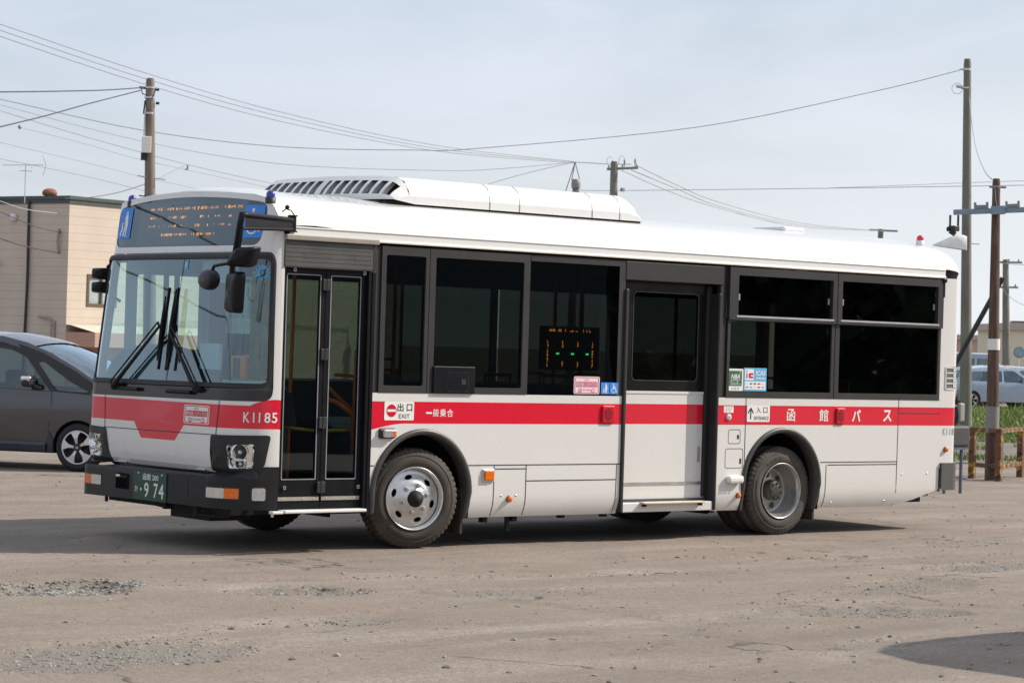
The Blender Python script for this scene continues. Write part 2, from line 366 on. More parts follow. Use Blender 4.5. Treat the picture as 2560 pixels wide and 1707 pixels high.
for (x0, z0, x1, z1) in ((2.45, .695, 4.20, .695), (2.745, .695, 2.745, .26), (3.103, .695, 3.103, .26), (2.745, .662, 3.103, .662), (4.158, .69, 4.15, .26), (3.107, .557, 4.156, .557), (5.765, 1.298, 5.765, .70), (6.80, .690, 7.90, .690), (6.883, .665, 6.875, .26), (7.905, 1.298, 7.898, .262), (6.90, .664, 7.90, .664), (7.91, 1.166, 8.53, 1.166), (1.425, .70, 1.47, .70)):
    n = 8 if abs(z1-z0) > .2 else 1
    d = Vector((x1-x0, z1-z0)).normalized(); px, pz = -d.y*sw, d.x*sw
    g.strip([[SN(x0+(x1-x0)*i/n+s*px, z0+(z1-z0)*i/n+s*pz, .0015) for s in (-1, 1)] for i in range(n+1)], 1, False)
for (x0, z0, x1, z1, r) in ((5.544, .87, 5.703, 1.004, .025), (5.511, .643, 5.744, .828, .03), ):
    o_ = rect(x0, z0, x1, z1, r); i_ = rect(x0+.005, z0+.005, x1-.005, z1-.005, r-.004); g.patch([o_, i_[::-1]], SN, .0015, mi=1, flip=True)
for y0, z0, y1, z1 in ((.350, .64, .302, 1.21), (1.975, .64, 2.024, 1.21)): g.patch([[(y0-.004, z0), (y0+.004, z0), (y1+.004, z1), (y1-.004, z1)]], SF, .0025, mi=1, vcuts=ZCUT)
g.patch([[(.302, .935), (2.022, .925), (2.022, .931), (.302, .941)]], SF, .0025, mi=1, ucuts=YCUT)
g.obj('body', [PAINT, M['seam'], M['cream']], bus)
# ---------- grey rear bumper, drain corner, rear window
g = G(); g.strip([[SREAR(s, z, .028) for s in (8.55, 8.65, 8.72, 8.75, 8.79, 8.83, 8.877, 9.5, 11.0)] for z in (.672, .665, .43+.0, .40)], smooth=False)
g.strip([[SREAR(s, .672, o_) for s in (8.55, 8.65, 8.72, 8.75, 8.79, 8.83, 8.877, 9.5, 11.0)] for o_ in (.028, -.02)])
g.box((8.552, -.027, .415), (8.60, .10, .671)); g.obj('rear_bumper', simple('grey_bumper', (.085, .083, .08, 1), .5, var=.06), bus)
g = G(); g.box((8.84, .4, 1.45), (8.86, B-.4, 2.3), bev=.008); g.obj('rear_window', M['ink'], bus)
for yy in (.22, B-.22):
    g = G(); g.box((8.83, yy-.07, .85), (8.87, yy+.07, 1.35), bev=.01); g.obj('tail_light', M['lens_red'], bus)
g = G(); g.box((8.49, -.028, 2.33), (8.528, .02, 2.51)); g.box((8.49, -.04, 2.48), (8.54, .02, 2.520)); g.obj('drain_spout', M['black'], bus, .006)
# ---------- black window band on the near side
F_ = M['frame']
def frame(x0, z0, x1, z1, gx0, gz0, gx1, gz1, off=.004, d=.05, r=.02, mats=F_, name='window_frame', par=None):
    g = G(); g.patch([rect(x0, z0, x1, z1), rect(gx0, gz0, gx1, gz1, r)[::-1]], SN, off, d, flip=True); return g.obj(name, mats, par or bus)
privacy = glass('privacy_glass', (.085, .092, .082, 1)); doorglass = glass('door_glass', (.44, .53, .49, 1)); clearglass = glass('windscreen_glass', (.58, .82, .84, 1), ior=1.6, boost=2.5); farglass = glass('far_side_glass', (.80, .88, .83, 1))
def pane(x0, z0, x1, z1, par, mat=privacy, y=.012, name='pane'):
    g = G(); g.patch([rect(x0, z0, x1, z1)], SN, -y, flip=True); return g.obj(name, mat, par)
for args in ((1.486, 1.299, 1.982, 2.505, 1.534, 1.359, 1.945, 2.431), (1.988, 1.299, 3.078, 2.505, 2.051, 1.353, 3.014, 2.433)):
    f = frame(*args); pane(args[4]-.01, args[5]-.01, args[6]+.01, args[7]+.01, f)
g = G(); g.box((3.08, .003, 1.299), (3.088, .03, 2.50)); g.box((4.128, .0, 1.299), (4.20, .04, 2.505)); g.box((3.09, .0, 2.45), (4.128, .03, 2.505))
f = g.obj('window_frame', F_, bus); pane(3.088, 1.299, 4.128, 2.452, f, y=.004)
g = G(); g.box((2.045, -.022, 1.30), (2.49, .02, 1.527), bev=.006)
lid = g.obj('control_box', M['black'], bus)
g = G(); o_ = rect(2.19, 1.315, 2.42, 1.48, .03); i_ = rect(2.195, 1.32, 2.415, 1.475, .027); g.patch([o_, i_[::-1]], SN, .0235, mi=1, flip=True); g.box((2.34, -.026, 1.375), (2.385, -.02, 1.42), 0); g.obj('keyhole_lid', [M['ink'], M['chrome']], lid)
for lo_, hi_ in (((1.43, .01, 1.299), (1.484, .05, 2.50)), ((1.392, -.004, 2.285), (1.43, .05, 2.51)), ((5.395, .002, 1.299), (5.44, .05, 2.505)), ((5.44, .012, 1.299), (5.488, .05, 2.505))): g = G(); g.box(lo_, hi_); g.obj('window_post', F_, bus, .004)
# rear bays: sliding upper lights over fixed lower panes
for (xa, xb, ga0, ga1) in ((5.489, 6.945, 5.602, 6.885), (6.955, 8.508, 7.018, 8.425)):
    f = frame(xa, 2.02, xb, 2.506, ga0, 2.064, ga1, 2.434, .026, .04, .01, name='sliding_window_frame')
    g = G(); g.box((ga0, .004, 2.064), ((ga0+ga1)/2+.03, .010, 2.434)); g.obj('pane', privacy, f)
    g = G(); g.box(((ga0+ga1)/2-.03, .018, 2.064), (ga1, .024, 2.434)); g.obj('pane', privacy, f)
    g = G(); g.box((ga0+.02, -.002, 2.2), (ga0+.045, .006, 2.26)); g.obj('catch', M['greyink'], f, .003); g = G(); g.box((ga1-.045, -.002, 2.2), (ga1-.02, .006, 2.26)); g.obj('catch', M['greyink'], f, .003)
    g = G(); g.box((ga0-.02, -.030, 2.045), (ga1+.02, -.024, 2.062)); g.obj('rail', M['alu'], f)
    f = frame(xa if xa > 6 else 5.495, 1.299, xb, 2.02, 5.53 if xa < 6 else 7.015, 1.357, 6.905 if xa < 6 else 8.47, 2.012, .004, .04, .012); pane(5.52 if xa < 6 else 7.0, 1.35, 6.92 if xa < 6 else 8.48, 2.02, f)
g = G(); g.box((5.489, -.006, 2.0), (5.60, .02, 2.03)); g.obj('corner_plate', F_, bus)
# ---------- sliding entrance door, set back between its posts
g = G(); g.box((4.20, -.006, 2.335), (5.43, .10, 2.505), bev=.006); g.obj('door_header', F_, bus)
g = G(); g.box((4.196, -.020, .262), (4.236, .16, 2.256), bev=.012); g.obj('door_seal', M['rubber'], bus)
g = G(); g.box((5.362, -.020, .262), (5.394, .16, 2.256), bev=.012); g.obj('door_seal', M['rubber'], bus)
DS = lambda x, z, off=0.: Vector((x, .115-off, z))
g = G(); g.patch([rect(4.20, 1.32, 5.40, 2.36, .02), rect(4.410, 1.44, 5.225, 2.238, .05)[::-1]], DS, .0, .03, flip=True); door = g.obj('entrance_door', simple('dark_door_panel', (.010, .0095, .0095, 1), .24, var=.25, scale=3, spec=.35), bus)
g = G(); g.patch([rect(4.20, .36, 5.40, 1.322)], DS, .003, .03, flip=True); g.box((4.20, .106, 1.322), (5.40, .114, 1.345)); g.box((4.20, .107, .512), (5.40, .1115, .520), 1); g.box((4.20, .108, .49), (5.40, .1115, .512), 1); g.obj('lower_panel', [PAINT, M['alu']], door)
g = G(); g.patch([rect(4.40, 1.43, 5.235, 2.25)], DS, -.010, flip=True); g.obj('pane', glass('entrance_glass', (.045, .045, .043, 1)), door)
g = G(); o_ = rect(4.407, 1.437, 5.228, 2.241, .05); i_ = rect(4.413, 1.443, 5.222, 2.235, .046); g.patch([o_, i_[::-1]], DS, .004, .004, flip=True); g.obj('glazing_bead', simple('dull_bead', (.07, .07, .068, 1), .4), door)
g = G(); g.box((5.315, .085, .38), (5.375, .13, 2.33), bev=.012); g.obj('door_edge_seal', M['rubber'], door)
g = G(); g.box((5.262, .098, .70), (5.282, .112, .84), bev=.004); g.obj('handle', M['greyink'], door)
g = G(); g.box((5.37, .135, .36), (5.56, .145, 1.33)); g.box((5.37, .135, 1.33), (5.56, .145, 2.34), 1); g.obj('door_pocket', [PAINT, M['black']], bus)
g = G(); g.box((4.236, -.005, .26), (5.362, .30, .345), bev=.008); g.box((4.45, -.055, .335), (5.22, .02, .352), 1, bev=.004); g.box((4.47, -.05, .31), (4.49, -.01, .336), 2); g.box((5.17, -.05, .31), (5.19, -.01, .336), 2); g.obj('entrance_step', [PAINT, M['cream'], M['black']], bus)
g = G(); g.box((4.236, .12, .345), (5.362, .20, .36), 0); g.obj('door_track', M['alu'], bus)
# ---------- front folding door
g = G(); g.box((.515, -.012, 2.287), (1.388, .10, 2.50), bev=.006)
for q in range(5): g.box((.52, -.0145, 2.30+q*.036), (1.38, -.010, 2.309+q*.036))
for q in (.70, .95, 1.2): g.box((q, -.015, 2.37), (q+.05, -.010, 2.39))
hd = g.obj('door_header', simple('ribbed_header', (.075, .072, .068, 1), .5, var=.2, scale=4), bus)
g = G(); g.box((.512, -.040, 2.503), (1.433, .02, 2.548), bev=.008); g.obj('rain_gutter', simple('gutter_brown', (.30, .26, .22, 1), .5, var=.08), bus)
g = G(); g.box((1.36, .0, .31), (1.392, .06, 2.285)); g.box((1.394, -.006, .29), (1.428, .05, 2.285)); g.obj('door_post', M['black'], bus, .004)
DF = lambda x, z, off=0.: Vector((x, .035-off, z))
for i, (xa, xb, gx0, gx1) in enumerate(((.533, .951, .575, .905), (.958, 1.358, 1.008, 1.305))):
    g = G(); g.patch([rect(xa, .356, xb, 2.285), rect(gx0, .595, gx1, 2.235, .012)[::-1]], DF, 0, .035, flip=True); d_ = g.obj('exit_door_leaf', M['black'], bus)
    g = G(); g.patch([rect(gx0-.01, .585, gx1+.01, 2.245)], DF, -.012, flip=True); g.obj('pane', doorglass, d_)
    g = G(); o_ = rect(gx0-.004, .591, gx1+.004, 2.239, .012); i_ = rect(gx0+.004, .599, gx1-.004, 2.231, .01); g.patch([o_, i_[::-1]], DF, .003, .003, flip=True); g.obj('glazing_bead', M['greyink'], d_)
    g = G(); g.box((xa+.01, .028, .425), (xb-.01, .033, .455)); 
    for q in fr_(xa+.01, xb-.01, 4): g.lathe([(0, .004), (.006, .003), (.007, 0)], (q, .028, .44), n=8)
    g.obj('kick_strip', simple('kick_strip_metal', (.45, .42, .36, 1), .4, .6), d_)
    if i == 0:
        for z_ in (2.16, 1.60, 1.05, .53):
            g = G(); g.box((.915, .010, z_-.045), (.945, .034, z_+.045)); g.box((.962, .010, z_-.045), (.992, .034, z_+.045))
            g.tube([(.954, .016, z_-.05), (.954, .016, z_+.05)], .011); g.obj('hinge', M['ink'], d_, .003)
for x_, z_ in ((.60, .53), (1.33, .53), (.64, 2.27), (1.33, 2.27)): g = G(); g.box((x_-.012, .018, z_-.014), (x_+.012, .034, z_+.014)); g.box((x_-.006, .016, z_-.008), (x_+.006, .02, z_+.008), 1); g.obj('door_latch', [M['alu'], M['ink']], bus)
g = G(); g.box((.43, -.075, .328), (.54, -.015, .350), bev=.005); g.box((.54, -.085, .332), (1.345, .02, .356), bev=.006); g.tube([(.45, -.04, .33), (.45, -.04, .305)], .012); g.obj('exit_step', M['white'], bus)
# ---------- front: windscreen, surround, destination sign, bumper, lamps
def wso(n0, n1, z0, z1, f, r): return rpoly([(n0, z0), (B-f, z0-.018), (B-f, z1), (n1, z1)], [r, r*.8, r*.9, r], 8)
ring_out = wso(-.165, -.130, 1.211, 2.398, .012, .11)
GB = simple('gloss_black_surround', (.012, .012, .014, 1), .16, coat=.4)
g = G(); g.patch([ring_out, wso(-.12, -.07, 1.345, 2.350, .05, .07)[::-1]], SF, -.003, ucuts=YCUT, vcuts=ZCUT); g.obj('windscreen_surround', GB, bus)
g = G(); g.patch([wso(-.140, -.095, 1.318, 2.380, .028, .09), wso(-.108, -.060, 1.355, 2.345, .055, .07)[::-1]], SF, .010, .014, ucuts=YCUT, vcuts=ZCUT); g.obj('rubber_gasket', M['rubber'], bus)
g = G(); g.patch([wso(-.13, -.08, 1.338, 2.36, .04, .07)], SF, -.012, ucuts=YCUT, vcuts=ZCUT, smooth=True); ws = g.obj('windscreen', clearglass, bus)
g = G(); g.patch([[(1.092, 1.33), (1.100, 1.33), (1.056, 2.36), (1.048, 2.36)]], SF, -.010, vcuts=ZCUT); g.obj('centre_joint', M['ink'], ws)
g = G(); g.patch([rect(.985, 2.265, 1.040, 2.335)], SF, -.010, vcuts=ZCUT, mi=0); lettering(g, '検', (.995, 2.28, 1.03, 2.325), SF, -.0085, 1, mirror=True); g.obj('inspection_sticker', [M['sign_sky'], M['sign_white']], ws)
# wipers
for tip, (yb, zb), (ye, ze), yk in (('a', (1.82, 1.272), (1.167, 1.777), 1.165), ('b', (.57, 1.289), (1.003, 1.74), 1.027)):
    g = G(); pb = SF(yb, zb, .05); pe = SF(ye, ze, .075)
    g.tube([SF(yb, zb, -.0), pb], .028); g.tube([pb, pb+(pe-pb)*.35, pe], [.020, .016, .011]); dz = Vector((0, .03 if tip == 'a' else -.03, .045))
    g.tube([pb+dz, pe+dz*.8], .007); g.tube([pb, pb+dz], .012); g.tube([pe, pe+dz*.8], .010)
    wob = SF(yk, ze, .060); g.tube([pe, wob], .010); w_ = g.obj('wiper', M['blackmat'], bus)
    g = G(); g.strip([[SF(yk+.01*(2.10-z_)/.6+s*.012*(1-.6*abs(z_-1.77)/.34), z_, .035) for s in (-1, 1)]+[SF(yk+.01*(2.10-z_)/.6, z_, .008)] for z_ in (2.105, 2.0, 1.9, 1.77, 1.65, 1.55, 1.432)], closed=True, smooth=False)
    g.tube([SF(yk+.005, z_, .05) for z_ in (2.03, 1.9, 1.77, 1.6, 1.5)], [.006, .012, .016, .012, .006]); g.obj('wiper_blade', M['black'], w_)
for yb in (1.62, .83):
    g = G(); g.tube([SF(yb-.17, 1.262, .02), SF(yb+.17, 1.262, .02)], .017); g.obj('grab_handle', M['black'], bus)
# destination sign: glass, dark box behind, LED fragments, two blue pictograms
g = G(); g.patch([sgo(.003)], SF, -.006, ucuts=YCUT, vcuts=ZCUT, smooth=True)
ds = g.obj('destination_sign', glass('sign_glass', (.55, .60, .60, 1), ior=1.62), bus)
g = G(); SB = lambda y, z, off=0.: posU(y, z)+Vector((.05-off, 0, 0))
g.patch([sgo(.02)], SB, -.02, mi=0, ucuts=YCUT, vcuts=ZCUT); g.patch([rect(.40, 2.47, 1.98, 2.83)], SB, 0., mi=1, vcuts=ZCUT); g.obj('display_board', [simple('sign_dark', (.012, .014, .018, 1), .6), simple('sign_panel', (.045, .062, .062, 1), .5, var=.1, scale=3)], ds)
g = G(); random.seed(3)
def ledrow(z, y0, y1, groups, h=.026):
    t = 0.
    for (a, b, dn) in groups:
        n = max(1, int((y1-y0)*(b-a)/.0155))
        for i in range(n):
            if random.random() > dn: continue
            y = y1-(y1-y0)*(a+(b-a)*i/n); hh = h*random.choice((.45, .7, 1, .35)); zz = z+random.uniform(-.3, .3)*(h-hh); ww = random.choice((.005, .008, .013))
            g.patch([rect(y-ww, zz-hh/2, y, zz+hh/2)], SB, .006)
ledrow(2.772, .43, 1.80, ((0, .05, .95), (.08, .13, .9), (.155, .17, .8), (.19, .36, .8), (.385, .45, .95), (.47, .56, .6), (.57, .71, .75), (.71, .76, .9), (.82, .85, .5), (.85, .93, .95), (.95, 1, .9)))
ledrow(2.700, .43, 1.80, ((0, .07, .95), (.13, .145, 1), (.21, .32, .75), (.35, .42, .95), (.56, .61, .85), (.66, .68, 1), (.73, .78, .7), (.82, .84, .8), (.87, .9, .9)))
ledrow(2.628, .43, 1.80, ((0, .02, .9), (.035, .075, .95), (.12, .14, .9), (.18, .19, 1), (.23, .33, .65), (.37, .39, .9), (.53, .58, .9), (.66, .68, .9), (.73, .75, .9), (.77, .84, .8), (.88, .92, .8)))
ledrow(2.555, .77, 1.58, ((0, .33, .85), (.34, .50, .8), (.58, 1, .85)), .022); g.obj('led_text', emit('amber_led', (1.0, .36, .06, 1), 1.5), ds)
def walker(g, box, surf, off, mi):               # grown-up leading a small child
    u0, v0, u1, v1 = box; P_ = lambda pts: [(u1-(u1-u0)*a, v0+(v1-v0)*b) for a, b in pts]
    for pts in (ell(.62, .875, .075, .055, 14), [(.52, .81), (.72, .81), (.78, .45), (.70, .08), (.80, .03), (.62, .03), (.62, .42), (.52, .05), (.40, .05), (.52, .45)], [(.54, .79), (.46, .50), (.40, .46), (.44, .54), (.50, .78)], ell(.30, .48, .06, .045, 12), [(.24, .43), (.36, .43), (.40, .30), (.34, .20), (.22, .18), (.20, .24), (.28, .28)], [(.18, .20), (.30, .18), (.28, .06), (.18, .06)]):
        q = P_(pts); g.patch([q], surf, off, mi=mi, vcuts=()); 
def chair(g, box, surf, off, mi):                # wheelchair user
    u0, v0, u1, v1 = box; P_ = lambda pts: [(u1-(u1-u0)*a, v0+(v1-v0)*b) for a, b in pts]
    g.patch([P_(ell(.42, .88, .075, .06, 14))], surf, off, mi=mi)
    g.patch([P_([(.36, .80), (.48, .80), (.49, .66), (.70, .66), (.70, .58), (.50, .58), (.50, .50), (.72, .50), (.82, .22), (.92, .26), (.90, .18), (.78, .14), (.67, .42), (.36, .42)])], surf, off, mi=mi)
    c = [(.44+.30*math.cos(t), .30+.24*math.sin(t)) for t in [math.radians(d) for d in range(115, 371, 15)]]; d = [(.44+.24*math.cos(t), .30+.19*math.sin(t)) for t in [math.radians(d) for d in range(370, 114, -15)]]
    g.patch([P_(c+d)], surf, off, mi=mi)
g = G(); bl = rect(2.03, 2.53, 2.245, 2.79); g.patch([bl], SF, -.001, ucuts=YCUT, vcuts=ZCUT); walker(g, (2.045, 2.54, 2.235, 2.78), SF, .0005, 1); g.obj('pictogram_panel', [M['sign_blue'], M['sign_white']], ds)
g = G(); bl = rect(.085, 2.512, .335, 2.775); g.patch([bl], SF, -.001, ucuts=YCUT, vcuts=ZCUT); chair(g, (.10, 2.525, .32, 2.765), SF, .0005, 1); g.obj('pictogram_panel', [M['sign_blue'], M['sign_white']], ds)
# blue marker lamps on the roof edge, red one at the back
for nm, p, mt in (('marker_lamp', (.385, 2.12, 2.852), 'lens_blue'), ('marker_lamp', (.44, .105, 2.836), 'lens_blue'), ('marker_lamp', (8.50, .30, 2.905), 'lens_red')):
    g = G(); g.lathe([(.042, -.05), (.042, .0), (.034, .002)], p, (0, 0, 1), 20, 0); g.lathe([(.035, -.005), (.037, .018), (.032, .040), (.018, .053), (0, .058)], p, (0, 0, 1), 20, 1); g.obj(nm, [M['white'] if mt == 'lens_red' else M['ink'], M[mt]], bus)
# bumper
SBU = lambda y, z, off=0.: SF(y, z, off+.012)
g = G(); bo = [(UE, .355), (.9, .362), (B, .345), (B, .575), (2.24, .595), (1.95, .60), (1.80, .612), (.60, .615), (.42, .612), (.18, .640), (-.02, .672), (-.10, .698), (UE, .698)]
g.patch([bo, rect(1.485, .43, 1.715, .56, .01)[::-1]], SBU, 0, .0, ucuts=YCUT, vcuts=[.4, .6]); ends = [p for p in bo]
g.strip([[SBU(y, z, 0) for y, z in bo], [SBU(y, z, -.10) for y, z in bo]], 0, False, True)
g.box((.17, 1.48, .42), (.18, 1.72, .57), 1); g.strip([[SN(x, z, .002) for x in (.500, .528)] for z in (.355, .698)])
bp = g.obj('front_bumper', [simple('bumper_plastic', (.011, .011, .012, 1), .42, var=.12, spec=.35), M['ink']], bus)
g = G(); o_ = rect(.62, .432, .835, .563, .02); i_ = rect(.626, .438, .829, .557, .016); g.patch([o_, i_[::-1]], SBU, .003); g.obj('tow_cover', M['ink'], bp)
for (y0, y1, ym) in ((.075, .366, .190), (1.958, 2.235, 2.123)):
    g = G(); a, b = (ym, y1) if ym < 1 else (y0, ym); c, d = (y0, ym) if ym < 1 else (ym, y1)
    g.patch([rect(y0-.010, .432, y1+.010, .532, .014)], SBU, .002, 0, 2, YCUT); g.patch([rect(a, .442, b, .522, .01)], SBU, .004, .006, 0, YCUT); g.patch([rect(c, .442, d, .522, .01)], SBU, .004, .006, 1, YCUT); g.obj('turn_signal', [M['lens_clear'], M['lens_orange'], M['ink']], bp)
g = G(); g.patch([rect(-.128, .423, -.011, .539, .022)], SBU, .002, 0, 1, YCUT); g.patch([rect(-.118, .432, -.021, .530, .018)], SBU, .010, .012, 0, YCUT); g.obj('fog_lamp', [M['lens_clear'], M['ink']], bp)
for (y0, y1) in ((.47, .60), (1.64, 1.81)):
    g = G(); g.patch([rect(y0, .632, y1, .650, .006)], SF, .03, .03, ucuts=YCUT); 
    for q in fr_(y0+.03, y1-.02, 6): g.lathe([(0, .004), (.004, .003), (.005, 0)], SF(q, .641, .03), (-1, 0, 0), 8, 1)
    g.obj('led_running_lamp', [M['alu'], M['lens_clear']], bus)
SP = lambda y, z, off=0.: Vector((.055-off-.06*(z-.36)*0, y, z))
g = G(); g.patch([rect(.912, .36, 1.418, .597, .012)], SP, 0, .012); pl_mats = [simple('plate_green', (.012, .055, .028, 1), .45), M['sign_white']]
lettering(g, '函館 200', (1.03, .525, 1.27, .580), SP, .0015, 1, .012, True); lettering(g, 'か', (1.345, .425, 1.392, .475), SP, .0015, 1, .01, True); g.patch([ell(1.295, .447, .012, .012, 12)], SP, .0015, mi=1)
lettering(g, '9', (1.175, .385, 1.245, .505), SP, .0015, 1, .012, True); lettering(g, '7', (1.035, .385, 1.100, .505), SP, .0015, 1, .012, True); lettering(g, '4', (.945, .385, 1.022, .505), SP, .0015, 1, .012, True)
for y_ in (.98, 1.34): g.lathe([(0, .004), (.008, .002), (.009, 0)], SP(y_, .578), (-1, 0, 0), 10, 1)
g.obj('number_plate', pl_mats, bus)
# headlamp housings and lamps
for (ho, lo_) in (([(-.150, .948), (.38, .938), (.385, .645), (.25, .618), (.02, .63), (-.10, .70)], [(-.005, .685), (.195, .678), (.208, .863), (-.02, .876)]), ([(B-.006, .935), (1.975, .925), (1.90, .64), (2.15, .615), (B-.02, .63), (B-.006, .70)], [(B-.02, .685), (2.05, .678), (2.035, .863), (B-.02, .876)])):
    g = G(); hr = rpoly(ho, .035, 5); lr = rpoly(lo_, .02, 4); g.patch([hr, lr], SF, .012, .014, ucuts=YCUT); hs = g.obj('headlamp_housing', simple('housing_plastic', (.018, .018, .018, 1), .46, var=.12, spec=.4), bus)
    g = G(); yc = sum(p[0] for p in lo_)/4; zc_ = .775; nrm = (SF(yc, zc_, .1)-SF(yc, zc_)).normalized()
    g.patch([lr], SF, -.05, mi=0, ucuts=YCUT); g.strip([[SF(y, z, .012) for y, z in lr], [SF(y, z, .004) for y, z in lr], [SF(yc+(y-yc)*.9, zc_+(z-zc_)*.9, -.012) for y, z in lr], [SF(yc+(y-yc)*.86, zc_+(z-zc_)*.86, -.05) for y, z in lr]], 0, False, True)
    for (yy, zz, rr) in ((yc+.008, .808, .066), (yc+.010, .712, .040)):
        c = SF(yy, zz, -.045); g.lathe([(rr*.15, 0.0), (rr*.5, .006), (rr*.8, .022), (rr*.97, .046), (rr*1.04, .05), (rr*1.06, .046)], c, nrm, 28, 0); g.lathe([(0, .034), (.012, .030), (.015, .012), (.015, 0)], c, nrm, 12, 1); g.lathe([(rr*.40, .008), (rr*.38, .022), (rr*.32, .022), (rr*.32, .008)], c, nrm, 20, 2)
    h_ = g.obj('headlight', [simple('reflector', (.92, .92, .90, 1), .05, 1.0, var=.03), M['sign_white'], simple('lamp_recess', (.03, .03, .032, 1), .25, spec=.3)], hs)
    g = G(); g.patch([lr], SF, .013, ucuts=YCUT, smooth=True); g.obj('lens', glass('lamp_lens', (.96, .97, .97, 1), ior=1.3, refl=.8), h_)
# non-step sticker, fleet numbers
def stepsticker(surf, u0, v0, u1, v1, off, par, mirror, mats, uc=()):
    g = G(); w_, h_ = u1-u0, v1-v0; Q = lambda a, b: ((u1-w_*a) if mirror else (u0+w_*a), v0+h_*b); fl_ = not mirror
    rr = lambda a, b, c, d, r: rpoly([Q(a, b), Q(c, b), Q(c, d), Q(a, d)], r)
    g.patch([rr(0, 0, 1, 1, h_*.12)], surf, off, mi=0, ucuts=uc, flip=False); o_ = rr(.03, .04, .97, .96, h_*.1); i_ = rr(.06, .08, .94, .92, h_*.09); g.patch([o_, i_[::-1]], surf, off+.001, mi=1, ucuts=uc)
    g.patch([rr(.09, .40, .91, .70, 0)], surf, off+.001, mi=1, ucuts=uc)
    def L(t, a, b, c, d, mi, bd=.0):
        p, q = Q(a, b), Q(c, d); lettering(g, t, (min(p[0], q[0]), p[1], max(p[0], q[0]), q[1]), surf, off+.002, mi, bd, mirror)
    L('標準仕様ノンステップバス', .11, .44, .89, .66, 0, .012); L('認 定', .42, .75, .58, .87, 1); L('国土交通省', .36, .18, .66, .30, 1)
    for c in (.25, .75):
        cc = Q(c, .20); g.patch([ell(cc[0], cc[1], w_*.075, h_*.13, 20)], surf, off+.0015, mi=1); g.patch([ell(cc[0], cc[1], w_*.052, h_*.09, 20)], surf, off+.002, mi=0); L('1' if c < .5 else '5', c-.015, .13, c+.015, .27, 1)
    return g.obj('non_step_sticker', mats, par)
stepsticker(SF, .418, 1.013, .765, 1.163, .003, bus, True, [M['sign_white'], M['redp']], YCUT)
g = G()
for ch, a, b in (('K', .078, .027), ('I', .001, -.010), ('I', -.045, -.056), ('8', -.090, -.141), ('5', -.153, -.203)): lettering(g, ch, (b, 1.047, a, 1.128), SF, .003, 0, .012, True)
g.obj('fleet_number', M['sign_white'], bus)
# ---------- near-side signs and small fittings
def sign(name, u0, v0, u1, v1, r, mats, draw, off=.003, par=None):
    g = G(); g.patch([rect(u0, v0, u1, v1, r)], SN, off, flip=True); draw(g); return g.obj(name, mats, par or bus)
T = lambda g, s, b, mi, bold=0., off=.0045, sh=0.: lettering(g, s, b, SN, off, mi, bold, False, sh)
def d_exit(g):
    g.patch([ell(1.628, 1.152, .052, .052)], SN, .004, mi=2, flip=True); g.patch([rect(1.584, 1.143, 1.672, 1.163)], SN, .005, mi=0, flip=True)
    T(g, '出', (1.688, 1.147, 1.752, 1.213), 1, .012); T(g, '口', (1.785, 1.149, 1.842, 1.208), 1, .012); T(g, 'EXIT', (1.705, 1.09, 1.818, 1.125), 1)
sign('exit_sign', 1.555, 1.073, 1.862, 1.228, .012, [M['sign_white'], M['ink'], M['redp']], d_exit)
def d_ent(g):
    T(g, '入', (5.90, 1.158, 5.962, 1.212), 1); T(g, '口', (5.995, 1.158, 6.05, 1.212), 1); T(g, 'ENTRANCE', (5.873, 1.093, 6.07, 1.128), 1)
    g.patch([[(5.822, 1.10), (5.836, 1.10), (5.836, 1.185), (5.86, 1.150), (5.868, 1.162), (5.829, 1.212), (5.790, 1.162), (5.798, 1.150), (5.822, 1.185)]], SN, .0045, mi=1, flip=True)
sign('entrance_sign', 5.779, 1.075, 6.083, 1.229, .012, [M['sign_white'], M['ink']], d_ent)
for ch, a, b in (('一', 1.99, 2.053), ('般', 2.062, 2.125), ('乗', 2.136, 2.203), ('合', 2.212, 2.279)): g = G(); T(g, ch, (a, 1.128 if ch == '一' else 1.104, b, 1.144 if ch == '一' else 1.169), 0, .010, .0025); g.obj('letter', M['sign_white'], bus)
for ch, a, b, mg in (('函', 6.316, 6.428, 0), ('館', 6.762, 6.890, 0), ('バ', 7.225, 7.352, 0), ('ス', 7.676, 7.80, 0)): g = G(); T(g, ch, (a, 1.082, b, 1.199), 0, .012 if ch in '函館' else .03, .0025); g.obj('letter', M['sign_white'], bus)
for i, ch in enumerate('KII85'): g = G(); x_ = 8.582+.046*i; lettering(g, ch, (x_+(.014 if ch == 'I' else 0), .953, x_+(.021 if ch == 'I' else .036), 1.018), SREAR, .003, 0); g.obj('fleet_number_character', M['greyink'], bus)
def d_small(g):
    for q in range(3): T(g, 'お願い 運転席横'[:8-q], (5.49, 1.203-.018*q, 5.585-.01*q, 1.212-.018*q), 1, 0, .004)
sign('notice_plate', 5.474, 1.158, 5.601, 1.219, .006, [M['sign_white'], M['greyink']], d_small)
g = G(); g.lathe([(.028, 0), (.028, .012), (.024, .016), (0, .016)], (5.54, 0, 1.118), n=24); T(g, '開', (5.527, 1.105, 5.553, 1.131), 1, 0, .0175); g.obj('door_button', [M['sign_white'], M['greyink']], bus)
stepsticker(SN, 3.62, 1.312, 3.923, 1.466, .002, bus, False, [M['pinkpale'], M['pink']])
def flipdraw(fn, x0, z0, x1, z1):
    return lambda g: fn(g, (x0, z0, x1, z1), lambda u, v, off=0.: SN(x0+x1-u, v, off), .0035, 1)
sign('pictogram_sticker', 3.941, 1.314, 4.040, 1.417, 0, [M['sign_blue'], M['sign_white']], flipdraw(walker, 3.948, 1.32, 4.033, 1.412), .002)
sign('pictogram_sticker', 4.047, 1.314, 4.147, 1.417, 0, [M['sign_blue'], M['sign_white']], flipdraw(chair, 4.052, 1.32, 4.142, 1.412), .002)
